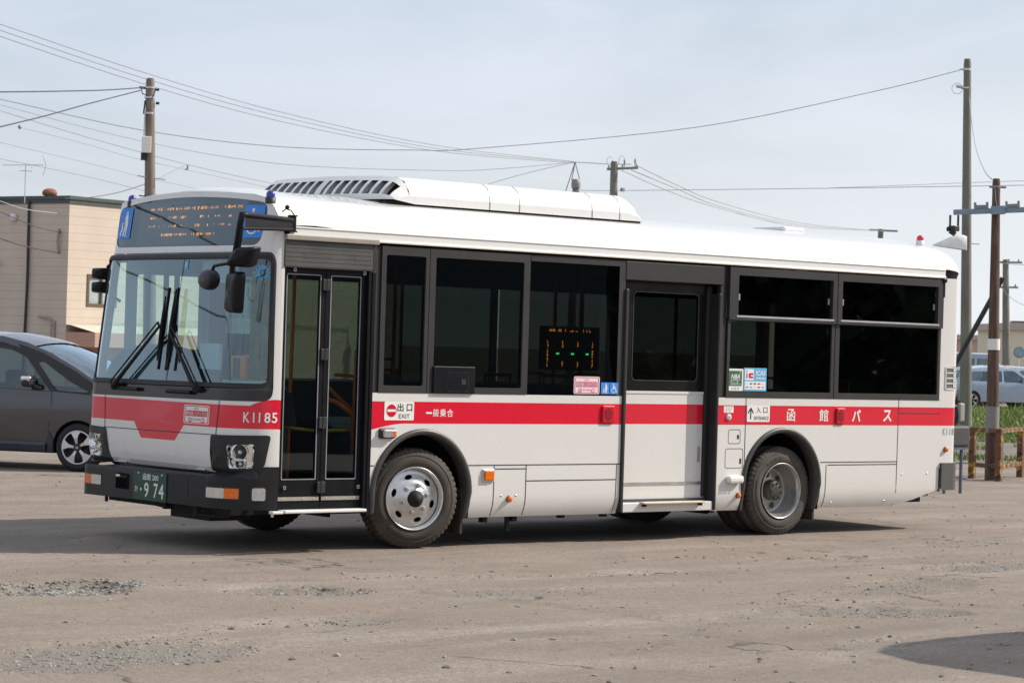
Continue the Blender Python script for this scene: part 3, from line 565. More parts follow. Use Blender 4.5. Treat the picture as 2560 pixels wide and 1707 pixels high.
def d_nba(g):
    g.patch([rect(5.533, 1.408, 5.697, 1.548)], SN, .0048, mi=1, flip=True); T(g, 'NBA', (5.558, 1.474, 5.675, 1.516), 0, .02, .006, .12); g.patch([rect(5.558, 1.464, 5.675, 1.468)], SN, .006, mi=0, flip=True)
    T(g, '公益社団法人', (5.545, 1.418, 5.69, 1.431), 0, .01, .006); T(g, '会 員 章', (5.565, 1.374, 5.665, 1.396), 2, 0, .006)
    for a in ([(5.655, 1.518), (5.665, 1.541), (5.688, 1.541), (5.678, 1.518)], [(5.548, 1.437), (5.556, 1.459), (5.65, 1.459), (5.64, 1.437)]):
        c = (sum(p[0] for p in a)/4, sum(p[1] for p in a)/4); b = [(c[0]+(p[0]-c[0])*.88, c[1]+(p[1]-c[1])*.78) for p in a]; g.patch([a, b[::-1]], SN, .006, mi=0, flip=True)
sign('member_sticker', 5.513, 1.362, 5.716, 1.567, .012, [M['sign_white'], M['green_dk'], M['greyink']], d_nba)
def d_ic(g):
    g.patch([rect(5.735, 1.463, 5.852, 1.566, .012)], SN, .0048, mi=1, flip=True); g.patch([rect(5.735, 1.375, 6.012, 1.452, .008)], SN, .0048, mi=1, flip=True)
    T(g, 'ICAS', (5.88, 1.508, 6.005, 1.553), 1, .02, .0048); T(g, 'nimoca', (5.88, 1.472, 6.003, 1.497), 1, .03, .0048)
    g.patch([rect(5.752, 1.482, 5.770, 1.528)], SN, .006, mi=2, flip=True); g.patch([ell(5.761, 1.545, .009, .008, 12)], SN, .006, mi=2, flip=True)
    g.patch([rpoly([(5.785, 1.482), (5.845, 1.482), (5.845, 1.498), (5.812, 1.498), (5.812, 1.513), (5.845, 1.513), (5.845, 1.530), (5.785, 1.530)], [.02, 0, 0, .006, .006, 0, 0, .02])], SN, .006, mi=3, flip=True)
    for r in range(2):
        for c, mi in enumerate(((4, 5, 5, 3, 4), (2, 0, 4, 3, 0))[r]): g.patch([rect(5.748+.053*c, 1.425-.033*r, 5.782+.053*c, 1.437-.033*r, .004)], SN, .006, mi=mi, flip=True)
sign('card_sticker', 5.722, 1.362, 6.025, 1.578, 0, [M['sign_sky'], M['sign_white'], M['greyink'], M['redp'], M['pinkpale'], M['green_dk']], d_ic)
for (xa, xb) in ((3.957, 4.10), (6.995, 7.112)):                                     # outside loudspeaker / vent covers, red
    g = G(); g.box((xa, -.022, 1.062), (xb, .0, 1.212), bev=.008)
    for q in range(8): hw = (xb-xa)*(.12 if q in (0, 7) else .30); g.box(((xa+xb)/2-hw, -.027, 1.085+q*.014), ((xa+xb)/2+hw, -.020, 1.092+q*.014), 1)
    g.obj('loudspeaker_cover', [M['redp'], simple('red_shade', (.33, .012, .02, 1), .4)], bus)
g = G(); o_ = rect(8.593, 1.408, 8.762, 1.642, .02); g.patch([o_, rect(8.606, 1.42, 8.75, 1.63, .012)[::-1]], SREAR, .008, .008)
g.patch([rect(8.60, 1.412, 8.756, 1.638)], SREAR, .0015, mi=1)
for q in range(4): g.patch([rect(8.612, 1.428+.053*q, 8.745, 1.464+.053*q, .004)], SREAR, .004, mi=1); g.patch([rect(8.606, 1.463+.053*q, 8.75, 1.477+.053*q)], SREAR, .010, mi=0); g.patch([rect(8.715, 1.43+.053*q, 8.745, 1.46+.053*q)], SREAR, .006, mi=0)
g.obj('vent_grille', [PAINT, simple('grille_dark', (.13, .125, .12, 1), .6)], bus)
def roundlamp(x, z, r, surf=SN):
    g = G(); c = surf(x, z); g.lathe([(r*1.05, -.002), (r*1.05, .010), (r, .014)], c, (0, -1, 0), 20, 0); g.lathe([(r, .012), (r*.92, .026), (r*.6, .032), (0, .034)], c, (0, -1, 0), 20, 1); g.obj('marker_lamp', [M['ink'], M['lens_orange']], bus)
roundlamp(2.917, .405, .027); roundlamp(5.693, .391, .025); roundlamp(8.626, .807, .026, SREAR)
g = G(); g.box((2.612, -.016, .553), (2.740, .0, .664), 0, bev=.006); g.box((2.626, -.030, .568), (2.728, -.012, .650), 1, bev=.008); g.obj('side_reflector', [M['alu'], M['lens_orange']], bus)
g = G(); g.box((1.50, -.022, .924), (1.668, .0, 1.008), 0, bev=.016); g.box((1.525, -.055, .934), (1.660, -.018, 1.0), 1, bev=.014); g.box((1.615, -.0565, .945), (1.645, -.05, .985), 2); g.obj('side_turn_lamp', [M['ink'], M['lens_clear'], M['lens_orange']], bus)
g = G(); g.box((5.525, -.055, .508), (5.722, .0, .578), 0, bev=.022); 
for q in (.56, .59, .62, .65, .69): g.lathe([(0, .004), (.010, .002), (.011, 0)], (5.0+q, -.055, .515), n=10, mi=1)
g.obj('step_lamp', [M['sign_white'], M['lens_clear']], bus)
for lo_, hi_ in (((5.66, -.003, .915), (5.685, .002, .955)), ((5.70, -.003, .685), (5.725, .002, .735))): g = G(); g.box(lo_, hi_); g.obj('keyhole', M['ink'], bus, .004)
for x_, z_ in ((2.829, .434), (2.995, .434), (6.99, .30), (7.75, .305), (7.98, .565), (8.36, .57)): g = G(); g.lathe([(.009, 0), (.009, .003), (0, .004)], SN(x_, z_), n=12); g.obj('panel_fastener', M['alu'], bus)
# wheel-arch lips and inner wells
for (cx, cz, r, zb1, zb2) in ((1.966, .468, .53, .31, .245), (6.27, .483, .535, .25, .24)):
    g = G(); arc = [(cx+math.cos(a), cz+math.sin(a)) for a in [math.pi*(1-i/36) for i in range(37)]]
    P_ = lambda rr: [(cx-rr+.012*(1-min(1, zb1)), zb1)]+[(cx+(p[0]-cx)*rr, cz+(p[1]-cz)*rr) for p in arc]+[(cx+rr-.01, zb2)]
    pr = [(r+.006, .0), (r+.004, .012), (r-.012, .022), (r-.034, .020), (r-.046, .006), (r-.046, -.10)]
    g.strip([[SN(x, z, o_)+Vector((0, 0, 0)) for x, z in P_(rr)] for rr, o_ in pr]); g.obj('arch_lip', simple('arch_rubber', (.045, .042, .040, 1), .45, var=.15), bus)
    g = G(); g.strip([[Vector((x, y, z)) for x, z in P_(r+.002)] for y in (.02, .75)]); g.box((cx-r, .74, .25), (cx+r, .76, cz+r)); 
    g.obj('wheel_well', M['blackmat'], bus); g = G(); g.strip([[Vector((x, B-y, z)) for x, z in P_(r+.002)] for y in (.02, .75)]); g.box((cx-r, B-.76, .25), (cx+r, B-.74, cz+r)); g.obj('wheel_well', M['blackmat'], bus)
for (x0, x1, z0) in ((2.43, 2.455, .115), (6.76, 6.785, .135)):
    for y0 in (.05, B-.42):
        g = G(); g.box((x0, y0, z0), (x1, y0+.36, .5)); g.obj('mud_flap', simple('dirty_rubber', (.035, .027, .020, 1), .85, var=.5, scale=9, bump=.4), bus)
# ---------- wheels
k = N('tyre_rubber'); v = k.noise(7, 6, .6); cc = k.ramp(v, [(.3, (.030, .026, .022, 1)), (.75, (.075, .060, .046, 1))]); k.bsdf(cc, .78, 0, k.bump(k.noise(60, 3), .2, .003)); M['tyre'] = k.m
k = N('dusty_tyre'); v = k.noise(7, 6, .6); cc = k.ramp(v, [(.3, (.055, .048, .042, 1)), (.75, (.100, .088, .075, 1))]); k.bsdf(cc, .85, 0, k.bump(k.noise(60, 3), .2, .003)); M['tyre2'] = k.m
def tyre(g, rot_c, ax, R0, wd, rr, lugs=52, inner=False):
    n = lugs*4
    prof = [(rr-.005, -.01), (rr+.012, .004), (rr+.03, .012), ((rr+R0)/2, .016), (R0-.075, .010), (R0-.068, .0065), (R0-.064, .010), (R0-.05, .002), (R0-.045, -.002), (R0-.022, -.012), (R0-.004, -.022), (R0, -.045), (R0, -.085), (R0-.012, -.088), (R0-.012, -.10), (R0, -.103), (R0, -wd+.05), (R0-.02, -wd+.015), (rr, -wd+.01)]
    g.lathe(prof, rot_c, ax, n, 0, True, lambda j, k_, r: r-(.012 if 9 <= j <= 12 and k_ % 4 == 0 else 0)-(.010 if 14 < j < 17 and (k_+2) % 4 == 0 else 0))
def wheel(c, ax, front, near, full):
    ax = Vector(ax).normalized(); c = Vector(c); R0 = .42; rr = .258
    g = G(); tyre(g, c, ax, R0, .245, rr)
    if not front: tyre(g, c-ax*.28, ax, R0, .245, rr)
    zt = Vector((0, 0, 1)); e2 = ax.cross(zt)
    if full and not front:
        for i, ch in enumerate('TOYO'):
            a0 = math.radians(-42+11*i); lettering(g, ch, (a0, .293, a0+math.radians(8.2), .326), lambda u, v, off=0.: c+ax*.0175+(zt*math.cos(u)+zt.cross(ax)*math.sin(u))*v, 0, 1)
    t_ = g.obj('wheel', [M['tyre'] if front else M['tyre2'], M['ink']], bus); t_['label'] = ('front wheel with a convex silver rim and dark hub' if front else 'rear twin wheel with a deep dished dusty rim')
    g = G(); P_ = lambda u, v, off=0.: c+ax*off+e2*u+zt*v
    g.lathe([(rr+.004, .004), (rr+.008, .018), (rr+.002, .020), (rr-.006, .012), (rr-.016, -.02)], c, ax, 64, 0)
    if front:
        dz = lambda r: itp(r, [0, .07, .10, .135, .16, .21, .245], [.030, .030, .012, .006, -.012, -.018, -.03])
        DS_ = lambda u, v, off=0.: P_(u, v, dz(math.hypot(u, v))+off)
        holes = []
        for q in range(6):
            a = math.radians(15+60*q); o_ = []
            for (s, t) in ell(0, 0, .036, .021, 16): rad = .183+t; th = a+s/.183; o_.append((rad*math.cos(th), rad*math.sin(th)))
            holes.append(o_[::-1])
        g.patch([ell(0, 0, .245, .245, 64)]+holes, DS_, 0., 0.012, 0, ucuts=[i*.03-.24 for i in range(17)], vcuts=[i*.03-.24 for i in range(17)], smooth=True)
        g.lathe([(.215, -.10), (0, -.10)], c, ax, 24, 1)
        for q in range(6):
            a = math.radians(45+60*q); p = P_(.113*math.cos(a), .113*math.sin(a), .010); g.lathe([(.022, -.01), (.022, .006), (.016, .008)], p, ax, 16, 0, False); g.lathe([(.014, .006), (.014, .034), (.010, .038), (0, .038)], p, ax, 6, 0, False)
        g.lathe([(.072, .02), (.070, .040), (.058, .044), (.056, .062), (.04, .066), (.038, .078), (0, .08)], c, ax, 28, 1)
    else:
        g.lathe([(rr-.016, -.02), (.236, -.05), (.225, -.10), (.215, -.115), (.212, -.15), (.195, -.158), (.18, -.152), (.10, -.135), (.095, -.135)], c, ax, 56, 0)
        for q in range(6):
            a = math.radians(15+60*q); p = P_(.150*math.cos(a), .150*math.sin(a), -.142); g.lathe([(.030, .003), (0, .003)], p, ax, 18, 1)
        g.lathe([(.098, -.135), (.094, -.06), (.085, -.052), (.02, -.05), (0, -.05)], c, ax, 28, 1)
        for q in range(8): a = math.radians(45*q+10); p = P_(.07*math.cos(a), .07*math.sin(a), -.054); g.lathe([(.011, 0), (.011, .012), (0, .013)], p, ax, 6, 1, False)
    g.obj('rim', [simple('rim_silver', (.60, .60, .58, 1), .30, .75, var=.12, scale=9) if front else simple('rim_dusty', (.42, .41, .39, 1), .36, .7, var=.2, scale=7), M['blackmat'] if front else simple('hub_grease', (.05, .045, .04, 1), .6, var=.4, scale=12)], t_)
st = R(11.5); wheel((1.935, .060, .42), (-math.sin(st), -math.cos(st), 0), True, True, True)
wheel((1.935, B-.06, .42), (math.sin(st), math.cos(st), 0), True, False, False)
wheel((6.335, .075, .42), (0, -1, 0), False, True, True); wheel((6.335, B-.075, .42), (0, 1, 0), False, False, False)
# ---------- underside
g = G(); g.box((.25, .25, .30), (1.35, B-.25, .5)); g.box((2.6, .12, .26), (5.7, B-.12, .5)); g.box((6.9, .2, .27), (8.5, B-.2, .5)); g.box((1.2, .8, .30), (7.0, B-.8, .5)); g.tube([(1.935, .3, .36), (1.935, B-.3, .36)], .06); g.tube([(6.335, .3, .38), (6.335, B-.3, .38)], .11); g.tube([(6.335, 1.05, .33), (6.335, 1.4, .33)], .2)
g.box((.35, .7, .22), (.75, 1.3, .32)); g.box((.12, 1.02, .30), (.2, 1.06, .36)); g.box((.15, .60, .27), (.2, .64, .36)); g.tube([(.14, 1.04, .31), (.14, 1.2, .32)], .006); g.tube([(.16, .62, .28), (.3, .35, .285)], .018); g.tube([(.12, 1.95, .35), (.12, 1.95, .30)], .015)
for x_ in (2.72, 3.05, 3.6, 4.1): g.box((x_, .10, .20+.02*(x_ > 3.2)), (x_+.05, .16, .27))
g.tube([(3.02, .14, .26), (3.02, .14, .12)], .022); g.box((5.42, .07, .23), (5.46, .1, .26)); g.obj('chassis', M['blackmat'], bus)
# ---------- mirrors
g = G(); g.box((.545, -.022, 2.565), (.61, .012, 2.70), bev=.005); g.box((.54, -.03, 2.565), (.615, -.015, 2.575)); g.box((.54, -.03, 2.69), (.615, -.015, 2.70))
A0 = Vector((.57, -.02, 2.66)); A1 = Vector((.57, -.02, 2.585)); Cn = Vector((-.15, -.385, 2.658)); C2 = Vector((-.15, -.39, 2.55))
g.tube([A0, A0+(Cn-A0)*.9, Cn+Vector((0, 0, -.004)), Cn+Vector((-.0, .02, -.07)), (-.15, -.30, 2.33), (-.15, -.275, 2.25), (-.15, -.275, 2.06)], [.020, .022, .026, .026, .024, .024, .022], 10)
g.tube([A1, C2+(A1-C2)*.05, C2, (-.15, -.35, 2.36), (-.15, -.335, 2.30)], .014, 8)
g.strip([[A0+Vector((0, -.005, 0)), Cn+(A0-Cn)*.06], [A1+Vector((0, -.005, 0)), C2+(A1-C2)*.06]], 0, False)
g.tube([(-.15, -.30, 2.29), (-.15, -.12, 2.275), (-.15, -.02, 2.265), (-.15, .0, 2.24), (-.15, .0, 2.17)], .013, 8); g.tube([(.58, -.03, 2.70), (.55, -.03, 2.735), (.50, -.03, 2.745), (.47, -.02, 2.72)], .006, 6); g.lathe([(.0, 0), (.018, .004), (.018, .02), (0, .026)], (.52, -.01, 2.755), (-.3, -1, .3), 12)
arm = g.obj('mirror_arm', M['black'], bus)
def mirror(name, outline, x0, d, rotz, parent):
    """outline in (y, z); shell bulges forward (-x)"""
    cy = sum(p[0] for p in outline)/len(outline); cz = sum(p[1] for p in outline)/len(outline); rows = []
    for sc, dx in ((1.0, .012), (1.0, -.01), (.97, -.03), (.86, -.055), (.55, -.068), (.05, -.07)): rows.append([Vector((dx*d, (p[0]-cy)*sc, (p[1]-cz)*sc)) for p in outline])
    Mx = Matrix.Translation((x0, cy, cz)) @ Matrix.Rotation(rotz, 4, 'Z'); g = G(); g.strip([[Mx @ p for p in r_] for r_ in rows], 0, True, True); o = g.obj(name, M['black'], parent)
    g = G(); g.add([Mx @ Vector((.010, (p[0]-cy)*.96, (p[1]-cz)*.96)) for p in outline], [tuple(range(len(outline)))]); g.obj('mirror_glass', M['chrome'], o)
mirror('mirror', rpoly([(-.205, 2.225), (-.462, 2.215), (-.430, 1.898), (-.172, 1.905)], .05, 6), -.13, 1.0, R(-12), arm)
mirror('mirror', ell(.045, 2.157, .185, .080, 32), -.14, .8, R(-12), arm)
mirror('mirror', rpoly([(-.365, 2.405), (-.540, 2.412), (-.500, 2.27), (-.44, 2.25), (-.26, 2.26)], .025, 4), -.12, 1.6, R(25), arm)
g = G(); g.tube([(.5, B-.03, 2.35), (.42, B+.08, 2.34), (.40, B+.14, 2.30), (.40, B+.16, 2.08), (.46, B+.02, 2.0)], .014); arm2 = g.obj('mirror_arm', M['black'], bus)
for zc_ in (2.235, 2.115):
    mirror('mirror', rpoly([(B+.08, zc_-.05), (B+.23, zc_-.05), (B+.23, zc_+.05), (B+.08, zc_+.05)], .02), .38, 1.6, R(8), arm2)
# ---------- roof air conditioner
g = G()
fe = lambda y: itp(y, [.30, .40, .7, 1.18, 1.7, B-.40, B-.30], [1.86, 1.80, 1.72, 1.645, 1.585, 1.555, 1.60])
ysec = [.335, .345, .38, .45, .60, .9, 1.18, 1.5, 1.8, B-.45, B-.38, B-.345, B-.335]
zt_ = lambda y: itp(min(y, B-y), [.335, .345, .38, .45, .6, 1.2], [2.95, 3.00, 3.075, 3.112, 3.125, 3.135])
def acrow(x, top=1.0): return [Vector((x, y, 2.885+(zt_(y)-2.885)*top)) for y in ysec]
rows = [[Vector((fe(y)+.17, y, zt_(y))) for y in ysec]]+[acrow(x) for x in (2.05, 2.5, 2.89, 3.3, 3.9, 4.46)]+[acrow(4.53, .94), acrow(4.62, .66), acrow(4.71, .0)]
g.strip(rows); 
for y0 in (.335, B-.335): g.strip([[Vector((x, y0, z)) for x in (2.061, 2.5, 3, 4.53, 4.62, 4.71)] for z in (2.885, 2.95)][:1]+[[Vector((x, y0, 2.885+(.065 if x < 4.6 else .04 if x < 4.7 else .0))) for x in (2.061, 2.5, 3, 4.53, 4.62, 4.71)]])
yl = [.335+(B-.67)*i/48 for i in range(49)]       # sloping louvred nose
nose = lambda y, t: Vector((fe(y)+.17*(0 if t < .18 else ((t-.18)/.82)), y, 2.885+.03+(zt_(y)-2.915)*(t if t < .18 else .18+.82*((t-.18)/.82)**.72)))
g.strip([[nose(y, 0.0) for y in yl], [nose(y, .20) for y in yl]]); g.strip([[nose(y, t) for y in yl] for t in (.74, .82, .9, 1.0)])
for i in range(49-1):
    if i % 3 == 0 or i in (23, 24): g.strip([[nose(yl[i], t), nose(yl[i+1], t)] for t in (.2, .35, .5, .62, .74)]); g.strip([[nose(yl[i+1], t), nose(yl[i+1], t)+Vector((.10, 0.02, -.02))] for t in (.2, .35, .5, .62, .74)])
g.strip([[nose(.335, t)+Vector((0, 0, 0)) for t in (0, .2, .4, .6, .8, 1.0)], [Vector((2.06, .335, 2.885+.065*t)) for t in (0, .2, .4, .6, .8, 1.0)]])
g.strip([[nose(y, t)+Vector((.09, 0, -.02)) for y in yl[1:-1]] for t in (.1, .3, .6, .8)], 1)
for x_ in (2.885, 3.222, 4.075, 4.41):
    g.strip([[Vector((x_+s*.004, y, zt_(y)+.003)) for y in ysec] for s in (-1, 1)], 2); g.box((x_-.004, .332, 2.885), (x_+.004, .3347, 2.95), 2)
g.obj('air_conditioner', [simple('ac_white', (.72, .715, .70, 1), .3, coat=.3, var=.02), M['blackmat'], simple('ac_joint', (.20, .20, .19, 1), .6)], bus)
g = G(); g.box((1.75, .37, 2.84), (4.7, B-.37, 2.888)); g.obj('air_conditioner_base', M['blackmat'], bus)
g = G(); g.box((7.25, 1.0, 2.94), (7.55, 1.45, 2.995), bev=.02); g.obj('roof_hatch', M['white'], bus)
# ---------- cabin seen through the glass
fardark = glass('far_side_privacy_glass', (.16, .20, .18, 1)); cab = simple('cabin_grey', (.16, .18, .20, 1), .6, var=.06); cabd = simple('cabin_dark', (.05, .055, .062, 1), .6, var=.1); seatm = simple('seat_blue', (.03, .045, .12, 1), .8, var=.2, bump=.2)
g = G(); g.box((.55, .55, .34), (8.6, B-.55, .37)); [g.box((a_, .10, .341), (b_, B-.09, .369)) for a_, b_ in ((.55, 1.38), (2.52, 5.68), (6.86, 8.5))]; g.obj('cabin_floor', cabd, bus)
g = G(); g.box((.62, .06, 2.44), (8.6, B-.06, 2.47)); g.box((.5, .10, 2.36), (.62, B-.10, 2.50)); g.obj('cabin_ceiling', cab, bus)
g = G(); g.box((.66, B-.10, .37), (8.5, B-.07, 1.34)); g.box((8.5, .1, .37), (8.55, B-.08, 2.44)); g.box((1.30, B-.10, 1.34), (1.48, B-.07, 2.44)); g.box((.66, B-.10, 2.26), (8.5, B-.07, 2.44)); g.obj('cabin_lining', cab, bus)
for (xa, xb) in ((.62, 1.25), (1.5, 3.0), (3.1, 4.6), (4.7, 6.2), (6.3, 8.3)):
    g = G(); g.patch([rect(xa, 1.36, xb, 2.42)], SFAR, -.02); g.obj('far_side_window', farglass if xa < 1 else fardark, bus)
g = G()
for x_ in (.70, .885, .995): g.box((x_-.016, B-.06, 1.36), (x_+.016, B-.02, 2.26))
g.obj('window_bar', M['black'], bus)
g = G(); dh = lambda y: 1.36+.28*math.exp(-((y-1.75)/.52)**4)-.05*(y < .9)
yy = [.16+(B-.34)*i/30 for i in range(31)]
g.strip([[Vector((posU(UY(y), 1.35).x+.03+dx, y, (1.33 if dx < .06 else dh(y)+dz))) for y in yy] for dx, dz in ((0.02, 0), (.10, -.05), (.22, -.01), (.34, 0), (.5, -.03), (.55, -.3))], 0, True); g.box((.45, .6, .37), (.85, 2.2, 1.25))
db_ = g.obj('dashboard', simple('dash_grey', (.055, .065, .07, 1), .55, var=.1), bus)
g = G(); ax = Vector((-.55, 0, .85)).normalized(); c = Vector((.98, 1.75, 1.48)); e1 = Vector((0, 1, 0)); e2 = ax.cross(e1)
g.tube([c+(e1*math.cos(t)+e2*math.sin(t))*.22 for t in [2*math.pi*i/32 for i in range(33)]], .014, 8, cap=False); g.tube([c-ax*.25, c], .03); g.tube([c-e1*.21, c, c+e1*.21], .012); g.obj('steering_wheel', M['black'], db_)
def seat(x, y, z, nm='passenger_seat', mt=None, hb=.62):
    g = G(); g.box((x, y, z), (x+.42, y+.42, z+.12), 0, bev=.04); g.box((x+.36, y, z+.08), (x+.46, y+.42, z+hb), 0, bev=.04); g.box((x+.05, y+.05, .37), (x+.35, y+.37, z), 1); g.tube([(x+.44, y+.04, z+hb-.05), (x+.46, y+.04, z+hb+.12), (x+.46, y+.38, z+hb+.12), (x+.44, y+.38, z+hb-.05)], .014, 8, 2); return g.obj(nm, [mt or seatm, cabd, M['orange']], bus)
seat(1.15, 1.55, .85, 'driver_seat', simple('driver_seat_grey', (.12, .13, .15, 1), .8), .75); seat(1.55, .46, .95, 'passenger_seat', simple('pale_seat_back', (.33, .36, .36, 1), .6), .5)
for x_, nr in ((2.62, 1), (3.25, 1), (4.4, 0), (5.1, 0), (6.95, 1), (7.7, 1)):
    seat(x_, B-.58, .72)
    if nr: seat(x_, .18, .72)
g = G(); g.box((1.42, 1.35, .37), (1.46, B-.12, 1.75)); g.box((1.42, 1.35, 1.75), (1.45, B-.12, 2.2), 1); g.obj('driver_partition', [cabd, glass('partition_clear', (.75, .8, .8, 1))], bus)
g = G(); g.box((.95, .85, .37), (1.2, 1.15, 1.32), 0, bev=.03); g.box((.98, .88, 1.32), (1.16, 1.12, 1.44), 1, bev=.02); g.obj('fare_box', [cab, simple('fare_blue', (.08, .22, .42, 1), .4)], bus)
g = G(); g.tube([(1.63, .42, 1.70), (1.60, .42, 1.675), (1.565, .42, 1.63), (1.56, .42, 1.12), (1.55, .42, .65), (1.57, .42, .60), (1.63, .42, .575)], .019, 10); g.tube([(1.33, .55, 1.36), (1.53, .44, 1.15), (1.61, .42, .93)], .019); g.tube([(1.30, .50, 1.24), (1.40, .46, 1.20), (1.545, .42, 1.10), (1.55, .42, .9)], .019); g.tube([(1.4, .5, 1.43), (1.6, .43, 1.42)], .014); g.tube([(1.6, .42, .91), (1.8, .42, .91)], .016); g.tube([(1.09, .7, .5), (1.11, .7, 2.3)], .016)
for x_, y_ in ((2.2, .75), (3.9, .6), (4.3, .7), (5.5, .7), (6.2, .8), (3.0, 1.7), (5.2, 1.7)): g.tube([(x_, y_, .4), (x_, y_, 2.4)], .016)
g.obj('handrail', M['orange'], bus)
g = G(); g.tube([(1.63, .42, 1.69), (1.63, .42, 2.0)], .022); g.obj('rail_sleeve', M['white'], bus)
g = G(); g.tube([(.70, .3, 1.03), (.95, .42, .985), (1.2, .47, .965), (1.52, .44, .97)], .014); g.obj('barrier_bar', M['yellow'], bus)
g = G(); g.box((.42, .36, 1.37), (.52, .60, 1.575), 0, bev=.03); g.box((.412, .44, 1.39), (.425, .53, 1.55), 1, bev=.004); g.obj('orange_cushion', [M['orange'], cabd], bus)
g = G(); g.box((.40, .72, 1.45), (.43, 1.0, 1.66)); g.box((.5, 1.16, 2.16), (.53, .66, 2.34)); g.obj('notice_board', simple('pale_board', (.42, .50, .52, 1), .6), bus)
g = G(); g.box((.36, .06, 1.34), (.52, .60, 1.372)); g.obj('paper_tray', simple('paper', (.55, .53, .48, 1), .7), bus)
g = G(); rr_ = random.Random(5)
g.strip([[Vector((.46+.05*math.sin(i*1.9), .10+.022*i, z)) for i in range(12)] for z in (1.38, 1.7, 2.0, 2.25)], 0, True); g.obj('beige_folds', simple('folded_beige', (.20, .15, .10, 1), .85, var=.35, scale=8), bus)  # folded beige brown strip just inside the near edge of the windscreen
g = G(); c = SF(.03, 2.235, -.02); nrm = (SF(.03, 2.235, .1)-SF(.03, 2.235)).normalized(); g.lathe([(.030, 0), (.052, 0)], c, nrm, 12)
for q in range(12): a = 2*math.pi*q/12; p = SF(.03, 2.235, -.018); ey = Vector((0, 0, 1)); ex = nrm.cross(ey); d = ex*math.cos(a)+ey*math.sin(a); g.tube([p+d*.045, p+d*.066], [.011, .006], 6)
g.obj('gear_badge', M['sign_sky'], bus)
g = G(); g.box((3.262, .030, 1.52), (3.94, .07, 1.90), 0, bev=.01); SL = lambda x, z, off=0.: Vector((x, .030-off, z)); g.patch([rect(3.36, 1.80, 3.82, 1.87)], SL, .001, mi=1); 
for xa in (3.38, 3.545, 3.715, 3.87): g.patch([rect(xa, 1.54, xa+.035, 1.77)], SL, .001, mi=1)
lp = g.obj('side_display', [simple('display_dark', (.012, .02, .017, 1), .5), simple('display_strip', (.03, .055, .045, 1), .5)], bus)
g = G(); random.seed(11)
for (a, b) in ((0, .15), (.20, .29), (.37, .39), (.48, .58), (.62, .68), (.80, .83), (.88, .9), (.94, 1.0)):
    n = max(1, int((b-a)*.49/.010))
    for i in range(n):
        x_ = 3.345+.49*(a+(b-a)*i/n); h_ = random.choice((.010, .016, .024)); g.patch([rect(x_, 1.852, x_+.0065, 1.852+h_)], SL, .003, mi=0)
for xa, segs in ((3.322, ((1.72, 1.775), (1.545, 1.70))), (3.495, ((1.715, 1.77), (1.545, 1.595))), (3.672, ((1.725, 1.76), (1.545, 1.59))), (3.845, ((1.715, 1.765), (1.63, 1.69), (1.545, 1.61)))):
    for z0, z1 in segs:
        z_ = z0
        while z_ < z1: h_ = random.choice((.006, .010, .016)); g.patch([rect(xa+random.choice((0, .004)), z_, xa+random.choice((.009, .015)), z_+h_)], SL, .003, mi=0); z_ += h_+random.choice((.002, .006, .008))
for xa in (3.43, 3.602, 3.775): g.patch([rect(xa, 1.653, xa+.034, 1.668)], SL, .003, mi=1)
g.obj('led_text', [emit('side_amber', (1.0, .33, .04, 1), 3.0), emit('side_green', (.05, 1.0, .25, 1), 5.0)], lp)
# ================================================================== GROUND
def nz2(x, y, s, o=4): return noise.fractal(Vector((x*s, y*s, 3.7)), 1.0, 2.0, o)
POTS = [(-2.25, -1.55, .62, .42, .050, .3), (-.90, -2.38, .52, .30, .045, -.35), (-3.75, -4.70, .95, .52, .022, .2), (2.00, -5.05, .62, .34, .030, -.4), (5.6, -3.0, .75, .35, .022, .1), (.45, -2.98, .75, .24, .020, -.3), (-1.65, -4.0, .35, .16, .02, .1), (3.6, -3.9, .9, .4, .016, .3), (7.6, -1.2, .8, .35, .016, .4), (-1.0, 2.1, 1.1, .55, .03, .2)]
def pot(x, y, grow=1.0):
    best = 0.; jag = .20*nz2(x, y, 5.5)+.35*nz2(x+9, y, 1.7, 3)
    for (cx, cy, rx, ry, d, a) in POTS:
        if abs(x-cx) > 2 or abs(y-cy) > 2: continue
        u = (x-cx)*math.cos(a)+(y-cy)*math.sin(a); v = -(x-cx)*math.sin(a)+(y-cy)*math.cos(a)
        q = math.hypot(u/(rx*grow), v/(ry*grow))+jag
        if q < 1: best = max(best, d*min(1, (1-q)*4.5))
    return best
LINES = [[(.16, -3.24), (.38, -5.03), (-.3, -5.5), (-1.17, -5.93)], [(.38, -5.03), (1.0, -4.7), (1.89, -4.24), (3.4, -3.7)], [(-1.8, -3.89), (-1.5, -4.2), (-.9, -4.35)], [(-2.6, -.9), (-1.0, -1.5), (.8, -1.9), (3.0, -2.5)], [(-3.9, -4.2), (-2.6, -4.0), (-1.5, -3.7), (-.3, -3.3)], [(1.9, -4.2), (2.9, -4.9), (3.6, -5.6)], [(3.0, -1.2), (5.0, -1.9), (7.4, -2.3), (10, -3.)], [(-.2, -6.6), (.4, -6.2), (.9, -6.1)]]
SEGS = [(Vector(a), Vector(b)) for l in LINES for a, b in zip(l, l[1:])]
def ledge(x, y):                                  # low broken steps between layers of paving
    p = Vector((x+.10*nz2(x, y, 2.3), y+.10*nz2(x+5, y, 2.3))); h = 0.
    for a, b in SEGS:
        ab = b-a; t = max(0, min(1, (p-a).dot(ab)/ab.length_squared)); d = p-(a+ab*t); L = d.length
        if L < .35:
            sd = ab.x*d.y-ab.y*d.x
            h = min(h, -.012*(1-L/.35)) if sd < 0 else h
    return h
X0, X1, Y0, Y1 = -9.0, 15.0, -12.0, 9.0
